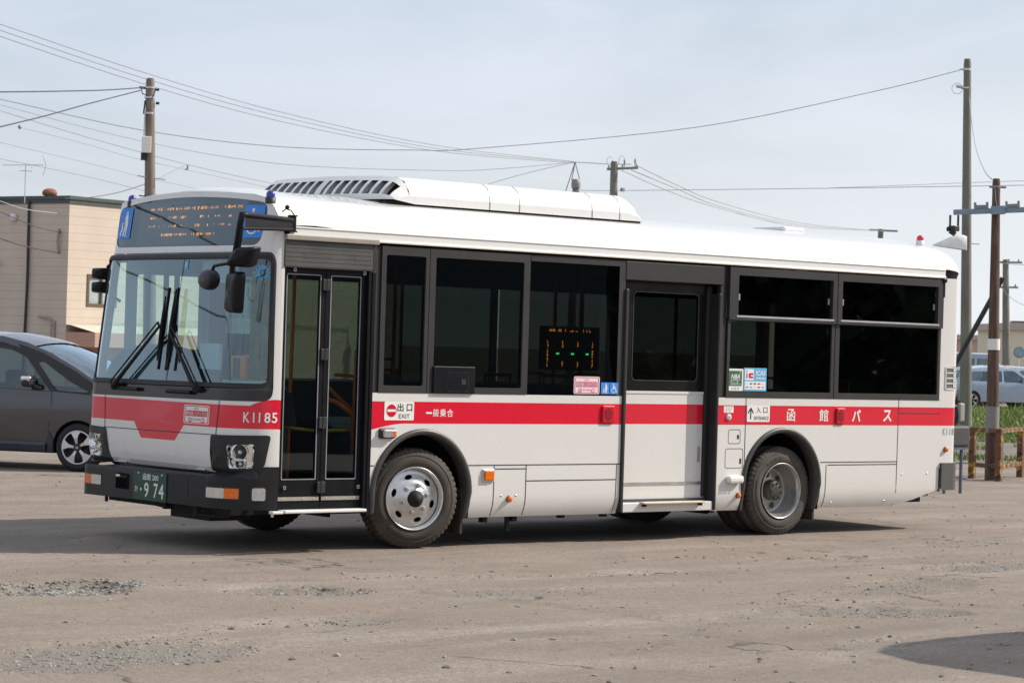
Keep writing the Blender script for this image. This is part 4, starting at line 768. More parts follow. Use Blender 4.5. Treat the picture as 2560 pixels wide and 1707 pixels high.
def hgt(x, y):
    e = min(1, min(x-X0, X1-x, y-Y0, Y1-y)/1.5)
    wheelz = min([1.]+[max(0, math.hypot(x-a, y-b)-.35)/.6 for a, b in ((1.95, .15), (6.34, .25), (1.95, 2.3), (6.34, 2.2))])
    h = .010*nz2(x, y, .55, 3)+.0035*nz2(x, y, 3.1, 3)+.0022*nz2(x, y, 13, 2)+ledge(x, y)
    return (h-pot(x, y))*e*max(.0, min(1, wheelz))
def axis_(a, b, dense0, dense1, f, c):
    out = [a]; x = a
    while x < b-1e-6: x = min(b, x+(f if dense0 <= x < dense1 else c)); out.append(x)
    return out
xs = axis_(X0, X1, -5.6, 8.0, .048, .12); ysg = axis_(Y0, Y1, -8.4, 1.0, .048, .12)
g = G(); rows = [[Vector((x, y, hgt(x, y))) for x in xs] for y in ysg]; g.strip(rows)
BIG = 1500.
for (x0, y0, x1, y1) in ((-BIG, -BIG, BIG, Y0), (-BIG, Y1, BIG, BIG), (-BIG, Y0, X0, Y1), (X1, Y0, BIG, Y1)): g.add([(x0, y0, 0), (x1, y0, 0), (x1, y1, 0), (x0, y1, 0)], [(0, 1, 2, 3)], 0, True)
k = N('worn_asphalt'); Xg, Yg, Zg = k.xyz()
big = k.noise(.22, 4, .6); mid = k.noise(1.1, 6, .65, dist=.6); fine = k.noise(34, 3, .7); grit = k.noise(120, 2, .7); strk = k.noise(1.0, 4, .6, k.mapv((.28, 1.5, 1), (0, 0, .5)))
base = k.ramp(k.math('MULTIPLY_ADD', mid, .6, k.math('MULTIPLY', big, .4)), [(.30, (.184, .149, .122, 1)), (.48, (.228, .186, .152, 1)), (.62, (.254, .209, .172, 1)), (.78, (.294, .247, .207, 1))])
pale = k.ramp(strk, [(.48, 0.), (.68, .75)]); base = k.mix(k.math('MULTIPLY', pale, k.ramp(fine, [(.35, .2), (.6, 1.)])), base, (.33, .285, .245, 1))
sp = k.ramp(fine, [(.28, .50), (.42, .95), (.60, 1.03), (.72, 1.5)]); mul = k.n('ShaderNodeMix', data_type='RGBA', blend_type='MULTIPLY'); mul.inputs[0].default_value = .75; k.put(mul.inputs[6], base); k.put(mul.inputs[7], sp)
sp2 = k.ramp(grit, [(.28, .55), (.48, 1.), (.72, 1.5)]); mu2 = k.n('ShaderNodeMix', data_type='RGBA', blend_type='MULTIPLY'); mu2.inputs[0].default_value = .7; k.put(mu2.inputs[6], mul.outputs[2]); k.put(mu2.inputs[7], sp2)
vor = k.n('ShaderNodeTexVoronoi', feature='DISTANCE_TO_EDGE'); vor.inputs['Scale'].default_value = .42
wp = k.n('ShaderNodeVectorMath', operation='ADD'); nzv = k.n('ShaderNodeTexNoise'); nzv.inputs['Scale'].default_value = 1.6; nzv.inputs['Detail'].default_value = 5; k.t.links.new(k.tc(), nzv.inputs[0]); k.t.links.new(k.tc(), wp.inputs[0]); k.t.links.new(nzv.outputs['Color'], wp.inputs[1]); k.t.links.new(wp.outputs[0], vor.inputs['Vector'])
crack = k.math('MULTIPLY', k.ramp(vor.outputs['Distance'], [(.0, 1.), (.012, 0.)]), k.ramp(k.noise(.55, 3), [(.52, 0.), (.60, 1.)]))
hole = k.ramp(k.math('MULTIPLY', Zg, -30.), [(.28, 0.), (.62, .75)])
med = k.noise(11, 4, .7); mu3 = k.n('ShaderNodeMix', data_type='RGBA', blend_type='MULTIPLY'); mu3.inputs[0].default_value = .5; k.put(mu3.inputs[6], mu2.outputs[2]); k.put(mu3.inputs[7], k.ramp(med, [(.30, .80), (.5, 1.), (.70, 1.14)]))
c3 = k.mix(crack, mu3.outputs[2], (.07, .062, .055, 1)); c3 = k.mix(hole, c3, k.mix(fine, (.13, .115, .10, 1), (.27, .245, .21, 1)))
hb = k.math('ADD', k.math('MULTIPLY_ADD', med, 1.2, k.math('MULTIPLY', fine, .8)), k.math('ADD', k.math('MULTIPLY', grit, .5), k.math('MULTIPLY', crack, -1.2)))
trk = k.noise(.9, 3, .6, k.mapv((.10, 1.25, 1), (0, 0, .38)), .3); c3 = k.mix(k.ramp(trk, [(.52, 0.), (.66, .30)]), c3, (.155, .128, .108, 1))
blot = k.noise(.45, 5, .7); c3 = k.mix(k.ramp(blot, [(.56, 0.), (.60, .22)]), c3, (.16, .145, .13, 1))
k.bsdf(c3, .92, 0, k.bump(hb, .65, .009), spec=.25); ASPH = k.m
tag(g.obj('ground', ASPH), 'worn brown grey asphalt yard with broken patches', 'ground', kind='structure')
# ---- loose stones and the gravel in the potholes
def stone(g, x, y, s, rnd, mi):
    z = hgt(x, y) if X0 < x < X1 and Y0 < y < Y1 else 0
    a = rnd.random()*6.28; sx, sy, sz = s*rnd.uniform(.7, 1.2), s*rnd.uniform(.6, 1.), s*rnd.uniform(.45, .85)
    vs = []
    for (px, py, pz) in ((1, 0, 0), (-1, 0, 0), (0, 1, 0), (0, -1, 0), (.15, .1, 1), (.62, .62, .62), (-.62, .6, .55), (.6, -.62, .6), (-.6, -.6, .66)):
        q = rnd.uniform(.8, 1.2); X_ = px*sx*q; Y__ = py*sy*q; vs.append((x+X_*math.cos(a)-Y__*math.sin(a), y+X_*math.sin(a)+Y__*math.cos(a), z+pz*sz*q-.1*s))
    g.add(vs, [(0, 5, 7), (0, 2, 5), (2, 6, 5), (2, 1, 6), (1, 8, 6), (1, 3, 8), (3, 7, 8), (3, 0, 7), (5, 4, 7), (5, 6, 4), (6, 8, 4), (8, 7, 4)], mi)
g = G(); rnd = random.Random(21)
for i in range(2600):
    d = rnd.uniform(8, 30); a = yaw+R(rnd.uniform(-12.5, 12.5)); x = CAM.x+d*math.sin(a); y = CAM.y+d*math.cos(a)
    if 0 < x < 9 and -.2 < y < 2.6: continue
    s = .005+.022*rnd.random()**6; stone(g, x, y, s, rnd, 0 if rnd.random() < .6 else 1)
for (cx, cy, rx, ry, d, a), n in zip(POTS, (2600, 1000, 1200, 560, 340, 120, 200, 260, 160, 0)):
    for i in range(n):
        r = rnd.random()**.6*1.05; t = rnd.random()*6.28; u, v = rx*r*math.cos(t), ry*r*math.sin(t); x, y = cx+u*math.cos(a)-v*math.sin(a), cy+u*math.sin(a)+v*math.cos(a)
        stone(g, x, y, .004+.011*rnd.random()**2.2+(.014 if d > .04 and rnd.random() < .06 else 0), rnd, 0 if rnd.random() < .75 else 1)
for a, b in SEGS:
    for i in range(int((b-a).length*26)):
        p = a+(b-a)*rnd.random(); stone(g, p.x+rnd.gauss(0, .06), p.y+rnd.gauss(0, .06), .005+.010*rnd.random()**3, rnd, rnd.choice((0, 1)))
tag(g.obj('gravel', [simple('pale_stone', (.27, .255, .225, 1), .9, var=.45, scale=14), simple('dark_stone', (.15, .135, .12, 1), .9, var=.4, scale=14)]), 'loose pale stones and gravel scattered over the broken asphalt', 'gravel', kind='stuff')
# ================================================================== MINIVAN (forward = +u)
k = N('car_grey'); v = k.noise(400, 1); k.bsdf(k.ramp(v, [(.3, (.062, .061, .068, 1)), (.7, (.080, .079, .088, 1))]), .28, .55, None, 1.0); CARG = k.m
carglass = glass('car_glass', (.42, .50, .48, 1), boost=2.6); carscreen = glass('car_windscreen', (.55, .62, .62, 1), ior=1.6)
def plan(u, L_): return .32*max(0, (abs(u)-(L_/2-.85))/.85)**2.4
def make_car(root, paint, top, L_, W_, side_windows, screen, rear_glass, arches, sill, beltz, lip, wheelr, detail=True):
    """top: outline (u, z) from rear bottom over the roof to front bottom; side built from it"""
    def SD(sg):
        def f(u, z, off=0.):
            h = W_/2-plan(u, L_)-(.055*((z-.75)/.5)**2 if z < 1.0 else .0138)-max(0, (z-beltz))*.20+off
            return Vector((u, sg*h, z))
        return f
    def hole(c, r): return [(c+r*math.cos(a), wheelr+r*math.sin(a)) for a in [math.pi*(1-i/20) for i in range(21)]]
    lower = [(top[0][0], top[0][1])]
    for c in arches: lower += [(c-lip, sill)]+hole(c, lip)+[(c+lip, sill)]
    outline = lower+[(top[-1][0], top[-1][1])]+top[::-1][1:-1]
    uc = [-L_/2+.06*i for i in range(15)]+[L_/2-.06*i for i in range(15)]+[i*.4-1.2 for i in range(7)]; vc = [.35, .5, .62, .75, .88, 1.0, beltz+.01, beltz+.2, beltz+.4, beltz+.6]
    g = G()
    for sg in (1, -1):
        g.patch([outline]+[w_[::-1] for w_ in side_windows], SD(sg), 0, .0, 0, uc, vc, True)
        for c in arches: g.strip([[SD(sg)(u, z, 0) for u, z in hole(c, lip)], [SD(sg)(u, z, -.25) for u, z in hole(c, lip)]], 1, False)
        g.strip([[SD(sg)(u, z, 0) for u, z in ((arches[0]+lip, sill), (arches[1]-lip, sill))], [SD(sg)(u, z, -.5) for u, z in ((arches[0]+lip, sill), (arches[1]-lip, sill))]], 1, False)
    T_ = []
    for a, b in zip(top, top[1:]):
        n = max(1, int(math.hypot(b[0]-a[0], b[1]-a[1])/.10)); T_ += [(a[0]+(b[0]-a[0])*i/n, a[1]+(b[1]-a[1])*i/n) for i in range(n)]
    T_.append(top[-1])
    def row(u, z, o_=0.):
        e = SD(1)(u, z).y; i = max(1, min(len(T_)-2, min(range(len(T_)), key=lambda q: (T_[q][0]-u)**2+(T_[q][1]-z)**2))); d = Vector((T_[i+1][0]-T_[i-1][0], T_[i+1][1]-T_[i-1][1])).normalized(); nn = (-d.y, d.x)
        return [Vector((u+nn[0]*(.05*(1-t*t)+o_), e*t, z+nn[1]*(.05*(1-t*t)+o_))) for t in (-1, -.985, -.95, -.85, -.6, -.3, 0, .3, .6, .85, .95, .985, 1)]
    inr = lambda p, s: s and s[0] <= p[0] <= s[1] and p[1] > beltz-.12
    run = []
    for p in T_:
        if inr(p, screen) or inr(p, rear_glass):
            if len(run) > 1: g.strip([row(*q) for q in run+[p]])
            run = []; last = p
        else:
            if not run and p is not T_[0] : run = [T_[T_.index(p)-1]]
            run.append(p)
    if len(run) > 1: g.strip([row(*q) for q in run])
    g.box((-L_/2+.3, -W_/2+.2, .22), (L_/2-.3, W_/2-.2, .34), 1); body = g.obj('body', [paint, M['blackmat']], root)
    for s, nm in ((screen, 'windscreen'), (rear_glass, 'rear_window')):
        if s:
            g = G(); g.strip([row(u, z, -.012) for u, z in T_ if inr((u, z), s) or inr((u-.06, z), s) or inr((u+.06, z), s)]); g.obj(nm, carscreen, root)
    for w_ in side_windows:
        for sg in (1, -1): g = G(); g.patch([w_], SD(sg), -.012, 0, 0, uc, vc); g.obj('side_window', carglass, root)
    return SD, row
def car_wheel(root, u, y, sg, r, fancy):
    g = G(); c = Vector((u, y, r)); ax = Vector((0, sg, 0)); rr = r*.70
    g.lathe([(rr, 0), (rr+.012, .010), ((rr+r)/2, .014), (r-.02, .004), (r, -.03), (r, -.17), (r-.03, -.2), (rr, -.2)], c, ax, 56); t_ = g.obj('wheel', simple('car_tyre', (.018, .018, .019, 1), .8), root)
    g = G(); e1 = Vector((0, 0, 1)); e2 = ax.cross(e1); P_ = lambda a, q, o_=0.: c+ax*o_+(e1*math.cos(a)+e2*math.sin(a))*q
    g.lathe([(rr+.002, .006), (rr-.004, .010), (rr-.018, .004), (rr-.022, -.12), (.05, -.125)], c, ax, 48, 1); g.lathe([(rr+.003, .004), (rr-.002, .012), (rr-.016, .006)], c, ax, 48, 0)
    for q in range(5):
        a = 2*math.pi*q/5+.2
        for (b0, b1, wd0, wd1) in ((.15, .13, .014, .026), (-.15, -.17, .012, .022), (.02, -.30, .009, .013)):
            g.strip([[P_(a+b0-wd0/.05*.5, .045, .006), P_(a+b0*.6-wd0/rr*2.4, rr*.55, .012), P_(a+b1-wd1/rr*1.6, rr-.012, .006)], [P_(a+b0+wd0/.05*.5, .045, .006), P_(a+b0*.6+wd0/rr*1.2, rr*.55, .012), P_(a+b1+wd1/rr*1.2, rr-.012, .006)]], 0, False)
        p = P_(a+.6, .055, .008); g.lathe([(.010, 0), (.010, .008), (0, .009)], p, ax, 8, 1)
    g.lathe([(.05, -.01), (.05, .010), (.042, .014), (.03, .012), (0, .012)], c, ax, 24, 1)
    if fancy:
        for d in (-.012, .012): g.strip([[c+ax*.016+e1*s*.016+e2*(d*(1+.25*s)+w_*.004) for w_ in (-1, 1)] for s in (-1, 1)], 0, False)
        g.strip([[c+ax*.016+e1*s*.004+e2*w_*.012 for w_ in (-1, 1)] for s in (-1, 1)], 0, False)
    g.obj('rim', [M['alu'], simple('rim_black', (.02, .02, .022, 1), .35)], t_)
rz = math.atan2(-.82, .575)
car = thing('parked_car',  'dark grey minivan with two-tone alloy wheel, parked behind the front of the bus', 'car', (4.64, 12.23, 0), rz)
topl = [(-2.30, .30), (-2.34, .62), (-2.32, 1.0), (-2.20, 1.50), (-2.02, 1.70), (-1.5, 1.755), (-.4, 1.765), (.30, 1.735), (.66, 1.66), (1.02, 1.53), (1.40, 1.345), (1.77, 1.135), (1.86, 1.085), (2.10, 1.00), (2.26, .88), (2.33, .70), (2.35, .50), (2.28, .24)]
wins = [rpoly([(-2.0, 1.12), (-1.0, 1.10), (-1.0, 1.60), (-1.85, 1.60)], .06), rpoly([(-.93, 1.10), (.02, 1.08), (.02, 1.60), (-.10, 1.61), (-.93, 1.61)], .05), rpoly([(.07, 1.075), (1.00, 1.05), (.66, 1.47), (.44, 1.56), (.07, 1.60)], .05), rpoly([(1.15, 1.045), (1.62, 1.035), (1.32, 1.17), (.92, 1.42), (.84, 1.41)], .05)]
car.scale = (.95, .95, .95); car.location = (4.62, 12.15, 0)
SD, row = make_car(car, CARG, topl, 4.70, 1.70, wins, (.68, 1.80), None, (-1.42, 1.47), .24, 1.03, .355, .315)
for u in (-1.42, 1.47):
    for sg in (1, -1): car_wheel(car, u, sg*.835, sg, .315, True)
for sg in (1, -1):
    g = G(); S_ = SD(sg); tri = rpoly([(1.06, 1.035), (1.96, .985), (1.88, 1.035), (1.34, 1.33), (.88, 1.54), (.52, 1.645), (.60, 1.55)], .02); g.patch([tri, wins[3][::-1]], S_, .004, 0, 0, [.5, .8, 1.1, 1.3, 1.5, 1.6], [1.1, 1.2, 1.3, 1.5])
    g.patch([rpoly([(-2.0, 1.605), (.10, 1.605), (.44, 1.565), (.66, 1.475), (.60, 1.58), (.30, 1.66), (-1.9, 1.665)], .01)], S_, .006, .0, 0, [-1.5, -1, -.5, 0], [1.7]); g.obj('window_trim', M['ink'], car)
    g = G(); g.strip([[S_(.86-.0*z, z, .002) for z in (1.03, .8, .5, .32)], [S_(.868, z, .002) for z in (1.03, .8, .5, .32)]]) if False else None
    for pts in ([(1.085, 1.03), (1.09, .90), (1.06, .60), (1.01, .33)], [(-.96, 1.09), (-.98, .6), (-1.0, .34)], [(-.95, 1.09), (-.2, 1.075), (1.0, 1.035), (1.08, 1.03)]):
        g.strip([[S_(u-.004, z-.004, .003) for u, z in pts], [S_(u+.004, z+.004, .003) for u, z in pts]], 0, False)
    g.obj('door_gap', M['ink'], car)
    g = G(); g.strip([[S_(u, z, o_) for u in (-.95, -.3, .4, 1.02)] for z, o_ in ((.245, -.03), (.25, .045), (.33, .05), (.37, .01))], 0, False); g.patch([[(1.02, .25), (1.10, .25), (1.12, .40), (1.06, .52), (1.02, .37)]], S_, .012); g.obj('side_skirt', simple('skirt_grey', (.06, .066, .085, 1), .35, .4), car)
    g = G(); c = S_(.80, 1.155, .14); g.obox(c, (.14, .20, .15), 0, 0, .045); g.obox(c+Vector((.0, -sg*.0, .035)), (.15, .205, .085), 0, 1, .035); g.tube([S_(.92, 1.06, -.01), c+Vector((.02, -sg*.06, -.05))], .028, 8, 0); g.obj('door_mirror', [M['ink'], M['chrome']], car)
    for u_ in (-.15, ): g = G(); g.tube([S_(u_-.09 if u_ < .5 else .62, .93, .025), S_(u_+.09 if u_ < .5 else .80, .93, .025)], .014); g.obj('door_handle', CARG, car)
    g = G(); g.patch([rpoly([(1.95, .72), (2.30, .70), (2.26, .82), (1.98, .90)], .03)], S_, .006, 0, 0, [2.0, 2.05, 2.1, 2.15, 2.2, 2.25, 2.3]); g.obj('headlight', M['lens_clear'], car)
for x_, y_ in ((.2, .42), (.2, -.42), (-.8, .42), (-.8, -.42)): g = G(); g.box((x_-.25, y_-.25, .55), (x_+.25, y_+.25, .72), bev=.05); g.box((x_-.32, y_-.24, .7), (x_-.18, y_+.24, 1.28), bev=.05); g.obj('car_seat', M['blackmat'], car)
g = G(); g.box((.75, -.7, .85), (1.5, .7, 1.02), bev=.05); g.obj('dashboard', M['ink'], car)
WIRES = [
    ('upper of the three parallel lines passing white-box pole top', [(11.46, 26.58, 7.70), (12.38, 27.28, 7.72), (17.86, 30.84, 7.52), (23.42, 33.67, 7.28), (30.34, 36.30, 7.10), (36.92, 38.07, 7.20)], 0.011),
    ('middle of the three parallel lines passing white-box pole top', [(11.46, 26.58, 7.60), (12.39, 27.28, 7.60), (17.89, 30.85, 7.39), (23.43, 33.66, 7.17), (30.34, 36.30, 7.02), (36.92, 38.06, 7.18)], 0.011),
    ('lowest of the three parallel lines passing white-box pole top', [(11.46, 26.58, 7.48), (12.39, 27.27, 7.48), (17.78, 30.78, 7.27), (23.43, 33.66, 7.05), (30.35, 36.30, 6.95), (36.92, 38.06, 7.15)], 0.011),
    ('short span carrying on from the bracket pole to the cross arm pole', [(36.92, 38.06, 7.18), (36.90, 37.25, 7.12), (36.86, 36.46, 7.06), (36.81, 35.47, 7.01)], 0.013),
    ('dark cable running level from the white-box pole top away over the beige house', [(17.72, 30.64, 7.17), (15.18, 27.98, 6.72), (11.45, 23.77, 6.10), (7.94, 19.39, 5.51)], 0.015),
    ('dark cable sloping down from the white-box pole top away over the beige house', [(17.68, 30.66, 7.11), (13.83, 26.33, 6.22), (10.91, 22.76, 5.55), (7.03, 17.61, 4.73)], 0.014),
    ('long sagging line from over the beige house to the tall grey pole top', [(15.17, 33.67, 6.95), (15.72, 33.48, 6.90), (18.76, 32.35, 6.39), (21.67, 31.05, 6.18), (24.47, 29.61, 6.25), (25.82, 28.84, 6.36), (30.19, 26.00, 7.07), (33.49, 23.47, 8.05), (35.10, 22.09, 8.64)], 0.011),
    ('faint line sagging to the bracket pole above the roof unit', [(23.90, 50.55, 8.64), (24.52, 50.07, 8.47), (27.86, 47.36, 7.51), (30.93, 44.57, 6.95), (34.20, 41.21, 6.86), (35.51, 39.75, 6.95), (36.92, 38.06, 7.18)], 0.008),
    ('twisted cable with small clamp beyond the white-box pole', [(17.01, 37.22, 7.20), (18.25, 38.23, 7.12), (22.54, 41.43, 6.95), (27.85, 44.81, 6.72), (32.00, 47.08, 6.58), (35.99, 48.99, 6.44)], 0.011),
    ('pale line ending in a small white insulator', [(17.94, 36.73, 6.62), (22.03, 40.53, 6.68), (25.50, 43.44, 6.63), (33.44, 49.21, 6.59), (38.32, 52.24, 6.49)], 0.008),
    ('faint line crossing white-box pole just under its white box', [(17.95, 38.99, 6.54), (19.46, 40.46, 6.53), (24.72, 45.16, 6.56), (28.29, 48.01, 6.49), (31.24, 50.18, 6.46), (36.38, 53.59, 6.29)], 0.008),
    ('line crossing behind the roof aerial', [(16.13, 35.43, 5.82), (17.89, 37.48, 5.88), (20.72, 40.60, 6.00), (24.12, 44.09, 6.09), (27.93, 47.72, 6.10), (32.26, 51.51, 5.99)], 0.010),
    ('short service drop rising away from the white-box pole', [(18.14, 30.85, 5.13), (19.36, 32.28, 5.41), (20.79, 33.93, 5.74), (21.46, 34.68, 5.88)], 0.010),
    ('cable rising from the beige house roof to the white-box pole', [(18.97, 36.16, 4.95), (18.73, 34.72, 4.91), (18.36, 32.71, 4.95), (17.99, 30.94, 5.06)], 0.010),
    ('stay rising from the roof unit to the bracket pole', [(34.99, 39.70, 6.45), (35.28, 39.46, 6.58), (36.06, 38.80, 6.89), (36.92, 38.06, 7.18)], 0.009),
    ('upper line falling away from the cross arm pole', [(36.93, 35.36, 6.98), (43.95, 40.93, 7.02), (50.64, 45.90, 7.05), (64.52, 55.25, 7.28), (79.01, 63.79, 7.86)], 0.014),
    ('middle line falling away from the cross arm pole', [(36.82, 35.47, 6.85), (44.49, 41.50, 6.96), (50.96, 46.22, 6.94), (64.37, 55.10, 7.18), (79.15, 63.64, 7.86)], 0.013),
    ('lower line falling away from the cross arm pole', [(36.62, 35.65, 6.83), (44.05, 41.44, 6.86), (51.59, 46.86, 6.92), (64.41, 55.14, 7.11), (79.29, 63.48, 7.84)], 0.013),
    ('level line behind the cross arm pole carrying on past it', [(37.04, 37.96, 6.36), (37.12, 36.49, 6.31), (37.01, 29.63, 6.15), (36.29, 23.73, 5.98), (35.34, 19.40, 5.83)], 0.010),
    ('fainter level line above it in front of the cross arm pole line', [(48.10, 38.34, 7.15), (43.56, 30.73, 6.72), (39.07, 24.23, 6.30), (35.33, 19.41, 5.94)], 0.008),
    ('thin drop wire curving from the tall grey pole to the brown pole', [(34.10, 20.95, 7.83), (31.72, 18.85, 6.77), (28.73, 16.25, 5.96), (23.31, 11.60, 5.03), (17.56, 6.74, 4.33)], 0.010),
    ('line leaving the far two-armed pole upper arm', [(75.09, 52.96, 6.04), (71.20, 49.04, 5.78), (60.70, 38.91, 5.16)], 0.015),
    ('line leaving the far two-armed pole lower arm', [(75.16, 52.88, 4.97), (71.61, 49.31, 4.28), (60.73, 38.87, 3.33)], 0.013),
    ('white blue rope crossing the dark facade', [(12.70, 28.19, 4.35), (13.98, 30.06, 4.42), (16.62, 33.77, 4.49), (20.39, 38.81, 4.72)], 0.008),
    ('black cable draped across beige house wall', [(13.65, 29.95, 3.73), (14.74, 31.44, 3.70), (16.99, 34.39, 3.67), (20.27, 38.50, 3.70), (25.14, 44.15, 3.75)], 0.018),
    ('grey cable above it on the beige house wall', [(13.63, 29.96, 4.23), (14.71, 31.42, 4.27), (17.68, 35.28, 4.19), (20.37, 38.59, 4.22), (25.17, 44.12, 4.32)], 0.013),
]
# ================================================================== BUILDING AT LEFT
def siding(name, c, period, off=0., vert=False):
    k = N(name); x_, y_, z_ = k.xyz(); s_ = k.math('FRACT', k.math('MULTIPLY', k.math('ADD', x_, y_) if vert else z_, 1/period)); line = k.ramp(s_, [(.0, .55), (.06, 1.), (.9, 1.), (1., .8)])
    v = k.noise(.8, 5, .6); cc = k.ramp(v, [(.3, tuple(q*.90 for q in c)+(1,)), (.7, tuple(min(1, q*1.06) for q in c)+(1,))])
    mu = k.n('ShaderNodeMix', data_type='RGBA', blend_type='MULTIPLY'); mu.inputs[0].default_value = .55; k.put(mu.inputs[6], cc); k.put(mu.inputs[7], line)
    k.bsdf(mu.outputs[2], .6, 0, k.bump(line, .4, .02)); return k.m
BA = math.atan2(.276, .96)
bld = thing('house', 'beige two-sided boarded building with flat dark roof edge behind the minivan', 'building', (20.05, 37.85, 0), BA)
SH = 5.04; g = G(); SI = siding('beige_siding', (.57, .48, .39), .21)
FB = lambda u, z, off=0.: Vector((u, -off, z)); FL = lambda u, z, off=0.: Vector((-off, u, z))
g.patch([rect(0, 0, 14, SH), rect(.72, 2.42, 1.75, 3.18)[::-1], rect(6.2, 2.3, 7.9, 3.3)[::-1]], FB); g.patch([rect(0, 0, 10, SH)], FL); g.box((0.0, 9.9, 0), (14, 10, SH)); g.box((13.9, 0, 0), (14, 10, SH)); g.obj('wall', SI, bld)
g = G(); g.box((-.06, -.06, SH), (14.06, 10.06, SH+.09)); g.box((-.03, -.03, SH-.10), (14.03, 10.03, SH)); g.obj('roof_edge', simple('roof_edge_green', (.06, .075, .07, 1), .5), bld)
for (x0, z0, x1, z1) in ((.72, 2.42, 1.75, 3.18), (6.2, 2.3, 7.9, 3.3)):
    g = G(); g.patch([rect(x0-.03, z0-.03, x1+.03, z1+.03), rect(x0+.05, z0+.05, x1-.05, z1-.05)[::-1]], FB, .02, .08); g.box(((x0+x1)/2-.03, -.01, z0), ((x0+x1)/2+.03, .03, z1)); w_ = g.obj('window', simple('brown_sash', (.11, .075, .05, 1), .5), bld)
    g = G(); g.box((x0, .04, z0), (x1, .05, z1)); g.obj('pane', simple('frosted_pane', (.36, .40, .40, 1), .18, var=.2, scale=2), w_)
g = G(); g.add([(.0, -.02, 1.94), (5.2, -.02, 1.94), (5.2, -1.0, 1.74), (.0, -1.0, 1.74)], [(0, 1, 2, 3)], 0); g.box((.0, -1.0, 1.38), (5.2, -.01, 1.74), 1); g.obj('canopy', [simple('canopy_top', (.62, .55, .44, 1), .5), siding('canopy_brick', (.50, .30, .22), .09)], bld)
g = G(); g.box((.05, -.10, 0), (5.0, -.01, 1.38)); g.obj('shop_front', siding('brick_front', (.46, .27, .20), .12), bld)
g = G(); g.tube([(-.06, 1.35, SH-.05), (-.06, 1.33, 3.0), (-.06, 1.42, 0)], .035); g.obj('drain_pipe', M['ink'], bld)
g = G(); g.box((-.14, 2.35, 3.40), (-.01, 2.53, 3.55)); g.obj('meter_box', M['white'], bld); g = G(); g.lathe([(.09, 0), (.10, .12), (.06, .2), (0, .2)], (-.05, 2.78, 3.62), (-1, .2, -.3), 14); g.obj('wall_lamp', M['ink'], bld); g = G(); g.lathe([(.1, 0), (.11, .06), (.05, .10), (0, .10)], (-.02, 1.9, 4.6), (-1, 0, -.2), 14, 0); g.obj('vent_cap', M['white'], bld)
g = G(); g.box((-.05, .35, 1.2), (-.01, .5, 2.0)); g.tube([(-.05, .9, 2.1), (-.08, .5, 2.05), (-.05, .42, 1.9)], .03); g.tube([(-.04, .30, 4.3), (-.08, .30, 4.0), (-.04, .3, 3.7)], .03); g.obj('meter_pipes', simple('meter_grey', (.3, .27, .23, 1), .5), bld)
g = G(); g.lathe([(.12, 0), (.13, .05), (.185, .07), (.19, .14), (.15, .20), (.06, .235), (0, .24)], (.35, 1.05, SH+.07), (0, 0, 1), 20); tag(g.obj('roof_ventilator', simple('rust_orange', (.26, .10, .05, 1), .7, var=.35)), 'rusty orange round ventilator on the beige house roof', 'ventilator').parent = None
o_ = bpy.data.objects['roof_ventilator']; o_.location = bld.location; o_.rotation_euler = (0, 0, BA)
ae = G(); b0 = Vector((18.13, 36.63, 4.9)); tp = b0+Vector((0, 0, .85)); rr = Vector((.87, -.49, 0)); ae.tube([b0+Vector((0, 0, -.1)), tp], .012); ae.tube([tp-rr*.55+Vector((0, 0, -.06)), tp+rr*.42+Vector((0, 0, -.02))], .009)
for q in (-.12, .0, .14): ae.tube([tp+rr*q+Vector((.08, .16, -.09)), tp+rr*q-Vector((.08, .16, .09))], .006)
ae.tube([tp-rr*.14+Vector((0, 0, -.18)), tp+rr*.16+Vector((0, 0, -.18))], .008); ae.tube([tp+rr*.40+Vector((0, 0, .22)), tp+rr*.48+Vector((0, 0, -.02)), tp+rr*.42+Vector((0, 0, -.26))], .010)
tag(ae.obj('roof_aerial', M['alu']), 'thin metal television aerial standing on the beige house roof', 'aerial')
# ================================================================== POLES
k = N('pole_concrete'); v = k.noise(3, 6, .6, k.mapv((1, 1, .35))); k.bsdf(k.ramp(v, [(.3, (.155, .125, .10, 1)), (.7, (.25, .205, .165, 1))]), .85, 0, k.bump(k.noise(40, 3), .2, .004)); CONC = k.m
k = N('pole_grey'); v = k.noise(3, 6, .6, k.mapv((1, 1, .3))); k.bsdf(k.ramp(v, [(.3, (.14, .135, .11, 1)), (.7, (.23, .225, .19, 1))]), .85); CONG = k.m
k = N('creosoted_wood'); v = k.noise(9, 6, .65, k.mapv((2.2, 2.2, .12))); k.bsdf(k.ramp(v, [(.30, (.045, .026, .020, 1)), (.55, (.12, .070, .048, 1)), (.75, (.21, .14, .10, 1))]), .9, 0, k.bump(v, .5, .02)); WOOD = k.m
def pole(name, label, base, top, r0, r1, mt, group='utility poles'):
    t = thing(name, label, 'pole', base, 0, group); h = Vector(top)-Vector(base); g = G(); g.tube([Vector((0, 0, 0)), h*.5, h*.985, h], [r0, (r0+r1)/2, r1, r1*.86], 20); g.obj('shaft', mt, t); return t, h
def onto(t): return lambda p: Vector(p)-t.location
p1, h = pole('utility_pole', 'brown concrete pole carrying a small white box, rising behind the bus front', (18.23, 30.83, 0), (18.04, 30.91, 7.42), .165, .098, CONC)
g = G(); T0 = h; 
for dz, r_ in ((-.23, .115), (-.45, .115), (-.80, .118), (-1.50, .122), (-1.60, .122), (-1.66, .122)): g.lathe([(r_, 0), (r_, .04)], T0+Vector((0, 0, dz)), (0, 0, 1), 20)
